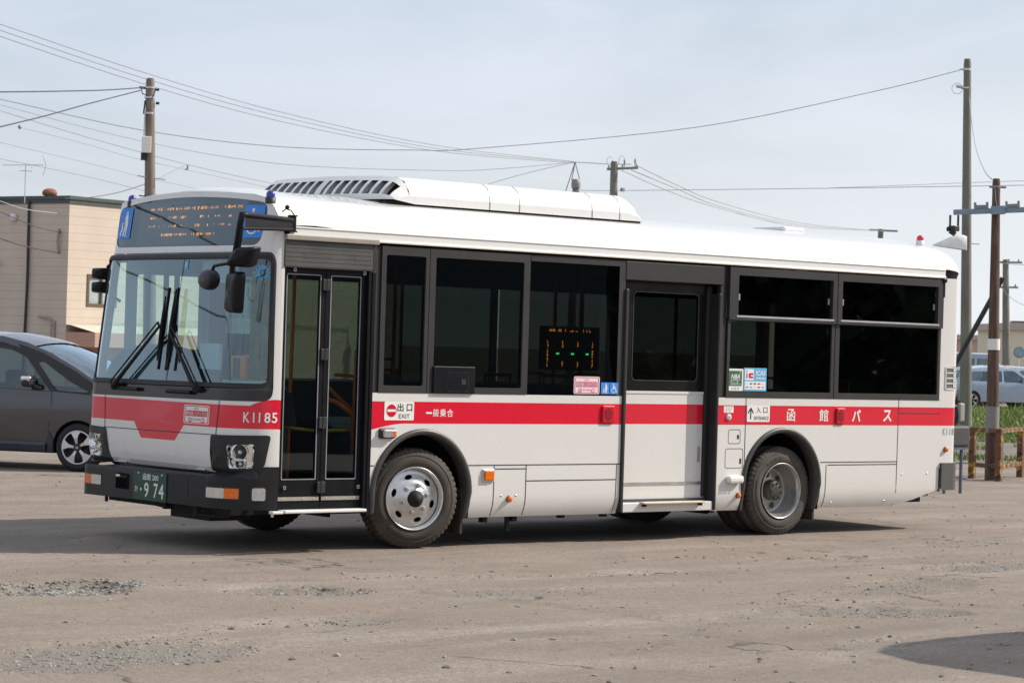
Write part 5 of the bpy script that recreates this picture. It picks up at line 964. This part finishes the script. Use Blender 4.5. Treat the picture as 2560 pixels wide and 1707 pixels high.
g.tube([T0+Vector((-.20, .12, -.21)), T0+Vector((.18, -.10, -.25))], .028, 8, 1); g.tube([T0+Vector((-.17, .1, -.20)), T0+Vector((-.16, .05, -.35)), T0+Vector((0, -.12, -.45)), T0+Vector((.1, -.08, -.25))], .012, 6, 1); g.tube([T0+Vector((-.10, .02, -.5)), T0+Vector((-.13, .02, -.8))], .02, 6, 1); g.tube([T0+Vector((.10, -.1, -.55)), T0+Vector((.17, -.14, -.55))], .03, 6, 1)
g.tube([T0+Vector((-.22, .05, -2.18)), T0+Vector((.32, -.25, -2.24))], .014, 6); g.tube([T0+Vector((-.2, 0, -2.62)), T0+Vector((-.02, -.05, -2.63))], .014, 6, 1); g.obj('pole_hardware', [M['alu'], M['ink']], p1)
g = G(); g.tube([T0+Vector((-.12, -.02, -.75)), T0+Vector((-.13, -.02, -1.4))], .018, 6); g.obj('conduit', M['alu'], p1)
g = G(); M_ = Matrix.Rotation(R(-25), 4, 'Z'); g.obox(T0+Vector((-.13, -.14, -1.49)), (.20, .12, .36), M_, 0, .012); g.obox(T0+Vector((-.13, -.02, -1.75)), (.10, .10, .16), M_, 1); g.obj('junction_box', [M['sign_white'], M['ink']], p1)
p2, h = pole('utility_pole', 'tall plain grey pole rising close behind the rear of the bus', (35.74, 22.12, 0), (35.59, 22.28, 8.97), .150, .088, CONG)
g = G(); g.lathe([(.10, 0), (.10, .05)], h+Vector((0, 0, -.28)), (0, 0, 1), 18); g.lathe([(.10, 0), (.10, .04)], h+Vector((0, 0, -.72)), (0, 0, 1), 18); g.tube([h+Vector((-.06, .04, -.25)), h+Vector((-.16, .1, -.26))], .02); g.tube([h+Vector((-.06, .04, -.70)), h+Vector((-.22, .14, -.66))], .035)
lp_ = [h+Vector((-.22-.10*math.cos(a)+.04, .14+.08*math.cos(a), -.72+.13*math.sin(a))) for a in [2*math.pi*i/14 for i in range(15)]]; g.tube(lp_, .007, 6); g.tube([h+Vector((.08, -.05, -4.45)), h+Vector((.34, -.26, -4.45))], .012); g.obj('pole_hardware', M['alu'], p2)
p3, h = pole('utility_pole', 'short brown wooden pole with a steel cross arm beside the rusty barrier', (17.32, 6.42, 0), (17.43, 6.58, 4.34), .098, .056, WOOD)
g = G(); L3 = onto(p3); al, ac, ar = L3((17.04, 7.05, 3.84)), L3((17.42, 6.55, 3.88)), L3((18.05, 5.72, 3.93)); off = Vector((-.05, -.06, 0)); d_ = (ar-al).normalized(); M_ = Matrix.Rotation(math.atan2(d_.y, d_.x), 4, 'Z') @ Matrix.Rotation(-math.asin(d_.z), 4, 'Y')
g.obox((al+ar)/2+off, ((ar-al).length, .07, .075), M_, 0, .006); g.obox(ac+off*1.3, (.20, .09, .12), M_, 0)
for q in (.235, .50): 
    c = al+(ar-al)*q+off+Vector((0, 0, .065)); g.obox(c, (.20, .08, .05), M_, 1, .008)
    for s in (-.085, .085): g.obox(c+d_*s+Vector((0, 0, .01)), (.035, .085, .11), M_, 1, .005)
g.lathe([(.065, 0), (.065, .03)], h+Vector((0, 0, -.13)), (0, 0, 1), 16, 1); g.tube([h+Vector((-.08, .06, -.12)), h+Vector((.1, -.1, -.12))], .016, 6, 1)
g.tube([h+Vector((-.05, -.02, -.12)), h+Vector((-.08, -.06, -.3)), h+Vector((-.02, -.07, -.5))], .008, 6, 1)
g.obj('cross_arm', [simple('galvanised_blue_grey', (.22, .29, .34, 1), .5, .2), M['greyink']], p3)
g = G(); g.lathe([(.089, 0), (.088, .16)], Vector((.045, .065, 1.87)), (0, 0, 1), 18); g.lathe([(.0975, 0), (.096, .38)], Vector((.022, .03, .68)), (0, 0, 1), 18, 1); g.obj('number_band', [M['sign_white'], simple('grey_band', (.22, .21, .20, 1), .6, var=.2)], p3)
# lamp hanging from the end of the cross arm
lm = thing('street_lamp', 'white cowled lamp hanging from the cross arm end above the bus rear', 'lamp', (17.06, 7.03, 3.55)); g = G()
for s in (-1, 1): g.tube([Vector((s*.035, -s*.045, .255)), Vector((s*.035, -s*.045, .08))], .016)
g.box((-.06, -.06, .02), (.06, .06, .10), bev=.012); g.tube([Vector((0, 0, .03)), Vector((-.02, .03, -.03))], .05); g.lathe([(.035, 0), (.035, .03), (0, .04)], (-.05, .05, .05), (-.6, .7, 0), 12); g.obj('bracket', M['ink'], lm)
g = G(); ax_ = Vector((-.62, .78, 0)); sd_ = Vector((.78, .62, 0)); rows = []
for t, w_, h_ in ((-.19, .13, .20), (-.13, .15, .215), (-.05, .15, .20), (.06, .13, .155), (.16, .10, .095), (.26, .05, .04), (.30, .012, .012)):
    rows.append([ax_*t+sd_*(w_*math.cos(a))+Vector((0, 0, -.195-.10*(-(t-.30)/.49)**1.0*.55+h_*math.sin(a))) for a in [math.pi*i/12 for i in range(13)]])
g.strip(rows); g.add(rows[0], [tuple(range(13))], 0); g.strip([[r_[0], r_[-1]] for r_ in rows], 1, False); g.obj('cowl', [simple('lamp_white', (.80, .78, .72, 1), .35), simple('lamp_underside', (.42, .36, .16, 1), .5)], lm)
pm, h = pole('utility_pole', 'grey pole with three upright insulators on its cross arm, above the bus roof', (36.5, 35.75, 0), (36.45, 35.8, 7.08), .16, .105, CONG)
g = G(); Lm = onto(pm); a0, a1 = Lm((36.31, 35.95, 6.86)), Lm((36.96, 35.34, 6.92)); g.tube([a0, a1], .038, 8)
for q, hh in ((.18, .30), (.56, .36), (.90, .38)): p = a0+(a1-a0)*q; g.tube([p, p+Vector((0, 0, hh*.35))], .012); g.lathe([(.02, 0), (.03, .02), (.018, .05), (.03, .07), (.015, .12), (0, .16)], p+Vector((0, 0, hh*.35)), (0, 0, 1), 10)
for q in (.06, .5, .95): p = a0+(a1-a0)*q; g.tube([p, p+Vector((0, 0, .11))], .02)
for q in (.18, .56): p = a0+(a1-a0)*q+Vector((0, 0, .30)); g.tube([p, p+Vector((-.08, .06, .06)), p+Vector((-.13, .1, -.05)), p+Vector((-.12, .1, -.2))], .006, 6)
g.box((.10, -.16, -0.0+6.23), (.2, -.08, 6.33)); g.obj('cross_arm', M['greyink'], pm)
pf, h = pole('utility_pole', 'stub pole top with a thin tripod bracket, left of the insulator pole', (36.97, 38.02, 0), (36.97, 38.02, 6.66), .13, .10, CONG)
g = G(); apx = Vector((-.03, .03, .53))+h
for dx, dy in ((-.10, .08), (.09, -.07), (-.26, .2)): g.tube([h+Vector((dx, dy, -.02 if abs(dx) < .2 else -.45)), apx], .014, 6)
g.lathe([(.13, 0), (.14, .12), (.13, .24), (.105, .26)], h+Vector((0, 0, -.24)), (0, 0, 1), 14); g.tube([h+Vector((-.17, .12, -.42)), h+Vector((.2, -.15, -.42))], .03, 6); g.obj('tripod_bracket', M['greyink'], pf)
pg, h = pole('utility_pole', 'small distant pole with one cross arm peeping over the bus roof', (79.2, 63.58, 0), (79.19, 63.59, 7.94), .18, .13, CONG)
g = G(); g.tube([h+Vector((-.37, .42, -.05)), h+Vector((.54, -.61, -.08))], .05, 6); g.obj('cross_arm', M['greyink'], pg)
ph, h = pole('utility_pole', 'distant grey pole with two cross arms beyond the brown wooden pole', (75.4, 52.6, 0), (75.25, 52.76, 6.2), .20, .13, CONG)
for dz, l_ in ((-.12, 1.0), (-1.22, .8)):
    g = G()
    g.tube([h+Vector((-.26*l_, .33*l_, dz)), h+Vector((.46*l_, -.56*l_, dz))], .045, 6)
    for q in (-.2, .1, .4): g.lathe([(.03, 0), (.04, .05), (.02, .12)], h+Vector((q*.9*l_, -q*1.1*l_, dz+.03)), (0, 0, 1), 8)
    g.obj('cross_arm', M['greyink'], ph)
g = G(); g.tube([(18.58, 8.32, 1.45), (18.76, 8.11, 2.01), (19.07, 7.73, 2.98)], .038); g.tube([(18.58, 8.32, 1.48), (18.2, 8.8, 0)], .038); tag(g.obj('brace_pole', M['ink']), 'slanting black steel brace behind the brown wooden pole', 'brace')
def smooth_path(P, n=6):
    P = [Vector(p) for p in P]; out = []
    for i in range(len(P)-1):
        a, b, c, d = P[max(i-1, 0)], P[i], P[i+1], P[min(i+2, len(P)-1)]
        for k_ in range(n):
            t = k_/n; out.append(.5*((2*b)+(c-a)*t+(2*a-5*b+4*c-d)*t*t+(3*b-a-3*c+d)*t**3))
    return out+[P[-1]]
wm = {.0: simple('wire_grey', (.30, .295, .31, 1), .5), 1: simple('wire_black', (.04, .04, .045, 1), .5), 2: simple('wire_pale', (.48, .53, .55, 1), .5)}
for wi, (lab, P, r_) in enumerate(WIRES):
    pre, post = [], []; a_, b_ = Vector(P[0]), Vector(P[1]); c_, d_ = Vector(P[-2]), Vector(P[-1])
    if wi in (0, 1, 2, 6, 7, 8, 10, 11, 23, 24, 25): pre = [a_+(a_-b_).normalized()*(26 if wi < 20 else 12)]
    if wi in (4, 5, 18, 19, 21, 22): post = [d_+(d_-c_).normalized()*26]
    g = G(); g.tube(pre+smooth_path(P)+post, r_*.85, 5); dark = lab.startswith('dark') or 'black cable' in lab or 'grey cable' in lab
    if 'pale line' in lab: g.lathe([(.0, 0), (.05, .02), (.05, .07), (0, .09)], P[0], (1, -.5, 0), 10)
    if 'small clamp' in lab: q = Vector(P[3]); g.tube([q, q+Vector((0, 0, -.16))], .03, 6); g.tube([q+Vector((-.1, 0, -.16)), q+Vector((.02, 0, -.1))], .02, 6)
    tag(g.obj('overhead_wire', wm[2 if 'rope' in lab else 1 if dark else 0]), lab, 'wire', 'overhead wires')
# ================================================================== RIGHT HAND BACKGROUND
k = N('rusty_yellow'); x_, y_, z_ = k.xyz(); v = k.noise(7, 6, .65); st_ = k.math('FRACT', k.math('MULTIPLY', k.math('ADD', z_, k.math('MULTIPLY', k.math('ADD', x_, y_), .9)), 2.6)); blk = k.math('GREATER_THAN', st_, .5)
paint = k.mix(blk, (.50, .30, .035, 1), (.03, .026, .024, 1)); k.bsdf(k.mix(k.ramp(v, [(.38, 0.), (.50, 1.)]), paint, (.15, .070, .036, 1)), .8, 0, k.bump(v, .4, .01)); RUST = k.m
br = thing('barrier', 'rusty yellow and black post and rail barrier in front of the brown wooden pole', 'barrier', (17.43, 6.87, 0)); Lb = onto(br)
a, b, c = Vector((0, 0, 0)), Lb((17.20, 6.20, 0)), Lb((18.60, 6.92, 0)); a2, c2 = Lb((18.30, 7.35, 0)), Lb((18.62, 6.92, 0))
for p in (a, b, c): g = G(); g.obox(p+Vector((0, 0, .36)), (.09, .09, .76), .3, 0, .006); g.obj('post', RUST, br)
for p in (Vector((.05, .0, 0)), ): pass
for z0 in (.715, .205):
    for p, q in ((a, b), (b, c)): g = G(); M_ = Matrix.Rotation(math.atan2((q-p).y, (q-p).x), 4, 'Z'); g.obox((p+q)/2+Vector((0, 0, z0)), ((q-p).length, .06, .065), M_, 0, .005); g.obj('rail', RUST, br)
g = G(); rnd = random.Random(4)
def blade(g, x, y, h_, w_, mi):
    a = rnd.random()*6.28; lx, ly = rnd.gauss(0, .55)*h_, rnd.gauss(0, .55)*h_; dx, dy = math.cos(a)*w_, math.sin(a)*w_
    g.add([(x-dx, y-dy, 0), (x+dx, y+dy, 0), (x+lx*.5+dx*.6, y+ly*.5+dy*.6, h_*.6), (x+lx*.5-dx*.6, y+ly*.5-dy*.6, h_*.6), (x+lx, y+ly, h_)], [(0, 1, 2, 3), (3, 2, 4)], mi)
for i in range(85000):
    d = rnd.uniform(40.5, 84); a = yaw+R(rnd.uniform(6.0, 17)); x = CAM.x+d*math.sin(a); y = CAM.y+d*math.cos(a); n_ = nz2(x, y, .45, 3)
    if 44.5 < d < 52 and n_ < .28: continue
    if d < 44.5 and n_ < -.1: continue
    hh = (.04+.09*rnd.random()) if d < 52 else (.06+.24*rnd.random()**1.5*min(1, (d-50)/16)); blade(g, x, y, hh*(1+.6*n_), .003+.00022*d, 0 if rnd.random() < .5+.4*n_ else 1 if rnd.random() < .7 else 2)
tag(g.obj('grass', [simple('grass_yellow_green', (.17, .24, .035, 1), .7, var=.3, scale=2), simple('grass_green', (.085, .16, .030, 1), .7, var=.3, scale=2), simple('grass_straw', (.27, .24, .11, 1), .8, var=.3, scale=2)]), 'rough spring grass on the verge beyond the barrier', 'grass', kind='stuff')
g = G(); k = N('verge_soil'); v = k.noise(1.4, 6, .7); k.bsdf(k.ramp(v, [(.3, (.10, .085, .065, 1)), (.55, (.19, .165, .135, 1)), (.75, (.16, .17, .06, 1))]), .95, 0, k.bump(k.noise(14, 4), .6, .03))
pts = []
for d, s in ((41, 1), (88, 1)): pts.append([Vector((CAM.x+(d+.5*math.sin(q*3.1))*math.sin(yaw+R(q)), CAM.y+(d+.5*math.sin(q*3.1))*math.cos(yaw+R(q)), .012)) for q in [4+i*.7 for i in range(22)]])
g.strip(pts); tag(g.obj('verge', k.m), 'bare soil and gravel verge under the grass', 'verge', kind='structure')
g = G(); g.box((-.12, -.12, 0), (.12, .12, .07)); o = tag(g.obj('kerb_block', simple('pale_concrete', (.45, .43, .38, 1), .8)), 'low pale concrete block at the foot of a thin post by the bus rear', 'kerb block'); o.location = (17.75, 7.55, 0)
g = G(); g.tube([(17.62, 7.42, 0), (17.62, 7.42, .62)], .022); g.tube([(17.54, 7.5, 0), (17.54, 7.5, .6)], .012, 6, 1); tag(g.obj('thin_post', [M['cream'], M['ink']]), 'thin pale post standing between bus rear and rusty barrier', 'post')
# dark covered load behind the bus
BX, BY = 13.96, 4.50
g = G(); rows = []; rn = random.Random(2)
for z_, r_, sx in ((.87, .15, 0), (.92, .20, .01), (1.0, .215, .0), (1.08, .20, -.02), (1.16, .17, -.05), (1.24, .14, -.04), (1.29, .08, -.06), (1.31, .02, -.07)):
    rows.append([Vector((BX+sx*.8+r_*(1+.28*noise.noise(Vector((math.cos(a)*2.2, math.sin(a)*2.2, z_*6))))*math.cos(a), BY-sx+r_*(1+.28*noise.noise(Vector((math.cos(a)*2.2+4, math.sin(a)*2.2, z_*6))))*math.sin(a), z_+.02*noise.noise(Vector((a*2, z_*9, 1))))) for a in [2*math.pi*i/28 for i in range(28)]])
g.strip(rows, 0, True, True); g.box((BX+.02, BY-.24, .92), (BX+.12, BY-.18, 1.16), 1, bev=.02)
tag(g.obj('covered_bundle', [simple('black_tarp', (.016, .016, .017, 1), .5, var=.4, scale=5, bump=.4), simple('grey_flap', (.30, .29, .26, 1), .6)]), 'lumpy black covered bundle with a pale flap just behind the bus rear', 'bundle')
g = G(); g.box((BX-.26, BY-.24, .60), (BX+.24, BY+.24, .87), 0, bev=.03); g.box((BX-.24, BY-.22, .56), (BX+.20, BY+.22, .60), 1)
for x_, y_ in ((-.18, -.18), (.14, -.18), (-.18, .18), (.14, .18)): g.tube([(BX+x_, BY+y_, 0), (BX+x_, BY+y_, .57)], .022, 8, 1)
tag(g.obj('crate', [simple('dark_crate', (.060, .060, .062, 1), .6, var=.15), simple('leg_blue', (.10, .11, .16, 1), .5)]), 'dark grey box on thin legs carrying the black bundle', 'box')
# far vehicles
def boxcar(name, label, cat, loc, rz_, L_, W_, H_, paint, hood, red=False):
    t = thing(name, label, cat, loc, rz_, 'vehicles parked beyond the grass')
    if hood: top = [(-L_/2+.05, .3), (-L_/2, .7), (-L_/2+.10, .95), (-L_/2+.5, H_*.93), (-L_*.12, H_), (L_*.12, H_*.97), (L_*.30, .98), (L_/2-.15, .82), (L_/2, .6), (L_/2-.04, .28)]; wn = [rpoly([(-L_/2+.55, .98), (-.05, .96), (-.05, H_-.14), (-L_/2+.75, H_-.18)], .06), rpoly([(.02, .96), (L_*.27, .96), (L_*.11, H_-.13), (.02, H_-.13)], .05)]; sc = (L_*.125, L_*.30); rg = (-L_/2+.1, -L_/2+.49)
    else: top = [(-L_/2+.03, .3), (-L_/2, .8), (-L_/2+.05, 1.2), (-L_/2+.14, H_*.96), (-L_/2+.4, H_), (L_*.28, H_*.985), (L_*.42, 1.12), (L_/2-.06, .95), (L_/2, .6), (L_/2-.04, .28)]; wn = [rpoly([(-L_/2+.3, 1.05), (-.35, 1.05), (-.35, H_-.2), (-L_/2+.35, H_-.2)], .06), rpoly([(-.25, 1.05), (L_*.16, 1.05), (L_*.16, H_-.2), (-.25, H_-.2)], .06), rpoly([(L_*.18, 1.05), (L_*.385, 1.08), (L_*.28, H_-.2), (L_*.18, H_-.2)], .05)]; sc = (L_*.29, L_*.415); rg = (-L_/2+.04, -L_/2+.13)
    SDf, row = make_car(t, paint, top, L_, W_, wn, sc, rg, (-L_*.31, L_*.31), .25, .95, .34, .30)
    for u in (-L_*.31, L_*.31):
        for sg in (1, -1): car_wheel(t, u, sg*(W_/2-.02), sg, .30, False)
    for sg in (1, -1):
        S_ = SDf(sg); g = G(); g.patch([rpoly([(L_/2-.30, .68), (L_/2-.03, .66), (L_/2-.06, .80), (L_/2-.32, .86)], .02)], S_, .006, 0, 0, [L_/2-.25, L_/2-.2, L_/2-.15, L_/2-.1]); g.obj('headlight', M['lens_clear'], t)
        g = G(); g.patch([rpoly([(-L_/2+.02, .75), (-L_/2+.14, .75), (-L_/2+.16, 1.15), (-L_/2+.07, 1.15)], .02)], S_, .006, 0, 0, [-L_/2+.06*i for i in range(4)]); g.obj('tail_light', M['lens_red'], t)
        g = G(); c = S_(L_*.2 if hood else L_*.3, 1.02, .09); g.obox(c, (.12, .18, .13), 0, 0, .03); g.obj('door_mirror', paint, t)
    if red: g = G(); g.box((-L_/2+.0, -.3, H_*.93), (-L_/2+.12, .3, H_*.96)); g.obj('brake_lamp', M['lens_red'], t)
    return t
def cpaint(n, c): return simple(n, c, .25, .15, 1.0, .03)
ya = math.atan2(-.80, .60)
boxcar('parked_car', 'pale silver van seen from behind between grey pole and brown pole', 'van', (57.6, 41.9, 0), math.atan2(.80, .55), 3.4, 1.48, 1.86, cpaint('pearl', (.55, .55, .53, 1)), False, True)
boxcar('parked_car', 'light blue hatchback half hidden behind the brown wooden pole', 'car', (59.6, 40.6, 0), ya+.5, 3.9, 1.66, 1.50, cpaint('pale_blue', (.36, .45, .56, 1)), True)
boxcar('parked_car', 'white car with big pale windscreen right of the brown pole', 'car', (62.0, 41.5, 0), ya+.2, 4.0, 1.68, 1.52, cpaint('white_car', (.70, .70, .68, 1)), True)
boxcar('parked_car', 'boxy white kei van nearest the cream building', 'van', (64.0, 41.4, 0), math.atan2(.83, .50), 3.4, 1.48, 1.88, cpaint('white_van', (.72, .72, .70, 1)), False)
boxcar('parked_car', 'long grey blue van standing behind the smaller cars', 'van', (67.5, 49.0, 0), ya, 5.2, 1.9, 2.0, cpaint('grey_blue', (.30, .36, .41, 1)), False)
# distant buildings
def block(name, label, loc, rz_, L_, D_, H_, wall, cols, wins, roofc=None, tanks=True):
    t = thing(name, label, 'building', loc, rz_, None); g = G(); g.box((0, 0, 0), (L_, D_, H_)); g.obj('wall', wall, t)
    g = G(); g.box((-.2, -.2, H_), (L_+.2, D_+.2, H_+.35)); g.obj('roof', roofc or simple('pale_roof', (.45, .38, .33, 1), .7), t)
    for x_ in cols: g = G(); g.box((x_-.4, -.18, 0), (x_+.4, .02, H_)); g.obj('column', simple('brown_column', (.36, .21, .15, 1), .8), t)
    for (x_, z0, w_, h_) in wins: g = G(); g.box((x_, -.05, z0), (x_+w_, .05, z0+h_), bev=.03); g.obj('window', simple('far_window', (.20, .23, .25, 1), .2), t)
    if tanks:
        for x_ in (2, 9.5): g = G(); g.box((x_, 2, H_+.3), (x_+1.6, 3.5, H_+1.5)); g.obj('roof_box', simple('roof_box_brown', (.16, .11, .09, 1), .8), t)
    return t
brz = math.atan2(-.66, .75)
block('house', 'pinkish low building with brown columns beyond the parked cars', (124.0, 102.5, 0), brz, 14.0, 10, 3.2, simple('pink_render', (.55, .38, .29, 1), .8, var=.05), (4.6, 7.1, 11.8), ((2.6, .6, .9, 1.4), (5.4, .5, .9, 1.6), (8.6, .6, .8, 1.3), (10.2, .6, .8, 1.3)))
block('house', 'plain cream building beyond the parked cars', (87.2, 61.8, 0), math.atan2(-.62, .78), 9.0, 8, 3.3, simple('cream_render', (.68, .62, .46, 1), .8, var=.04), (), ((1.0, 1.0, 1.2, 1.2),), None, False)
def roundsign(label, p, r_, rim, face):
    t = thing('road_sign', label, 'sign', (p[0], p[1], 0)); g = G(); g.tube([(0.06, .08, 0), (0.06, .08, p[2]+r_)], .04); g.obj('post', M['alu'], t)
    ax_ = Vector((-.78, -.62, 0)); g = G(); g.lathe([(r_, 0), (r_, .03), (r_*.72, .032)], (0, 0, p[2]), ax_, 28, 0); g.lathe([(r_*.72, .032), (0, .034)], (0, 0, p[2]), ax_, 28, 1); g.obj('disc', [rim, face], t)
roundsign('red rimmed blue round sign above the parked vans', (67.53, 46.4, 1.30), .30, M['redp'], M['sign_blue']); roundsign('plain grey blue round traffic mirror near the cream building', (67.85, 46.0, 2.09), .23, M['greyink'], simple('mirror_face', (.25, .36, .42, 1), .2))
# ================================================================== OUT OF FRAME: what shades and what is mirrored
tr = thing('parked_bus', 'dark parked vehicle whose rounded shadow falls on the asphalt at lower right', 'bus', (3.38, -7.88, 0)); g = G()
vo = rpoly([(0, 0), (8, 0), (8, -2.4), (0, -2.4)], [1.0, .1, .1, 1.0], 10)
g.strip([[Vector((p[0]*(1 if z < 2.6 else .97)+(.10 if z > 2.6 else 0), p[1]*(1 if z < 2.6 else .93)-(.08 if z > 2.6 else 0), z)) for p in vo] for z in (.35, 2.6, 2.85, 2.86)], 0, True, True); g.add([Vector((p[0], p[1], 2.86)) for p in vo], [tuple(range(len(vo)))]); g.obj('body', simple('dark_vehicle', (.05, .055, .06, 1), .6), tr)
g = G(); g.box((1.0, -.03, 1.35), (7.6, .02, 2.3)); g.box((1., -2.42, 1.35), (7.6, -2.38, 2.3)); g.obj('window', M['ink'], tr)
for x_ in (1.7, 6.1):
    for y_ in (-.02, -2.38): g = G(); g.lathe([(.26, .02), (.42, 0), (.42, -.24), (.26, -.24)], (x_, y_, .42), (0, 1 if y_ > -1 else -1, 0), 32); g.lathe([(.26, -.02), (0, -.04)], (x_, y_, .42), (0, 1 if y_ > -1 else -1, 0), 32); g.obj('wheel', M['tyre'], tr)
g = G(); rnd = random.Random(9)
for i in range(5200):
    t = rnd.random(); x = 12+t*130; y = -50-8*math.sin(t*9)+rnd.uniform(0, 7); hh = (6.5+2.5*nz2(x, y, .12, 3))*rnd.random()**.7; s = rnd.uniform(.35, .9); a = rnd.random()*6.28; n_ = Vector((rnd.gauss(0, 1), rnd.gauss(0, 1), rnd.gauss(0, 1))).normalized(); e1 = n_.orthogonal().normalized()*s; e2 = n_.cross(e1); c = Vector((x, y, max(.2, hh)))
    g.add([c-e1-e2*.6, c+e1-e2*.6, c+e1+e2*.6, c-e1+e2*.6], [(0, 1, 2, 3)], 0 if rnd.random() < .6 else 1)
g.box((10, -60, 0), (145, -58, 6.0), 1)
tag(g.obj('tree_belt', [simple('belt_leaf', (.050, .060, .026, 1), .8, var=.4), simple('belt_dark', (.022, .026, .015, 1), .85, var=.4)]), 'dark belt of trees behind the photographer, mirrored in the side windows', 'trees', kind='stuff')
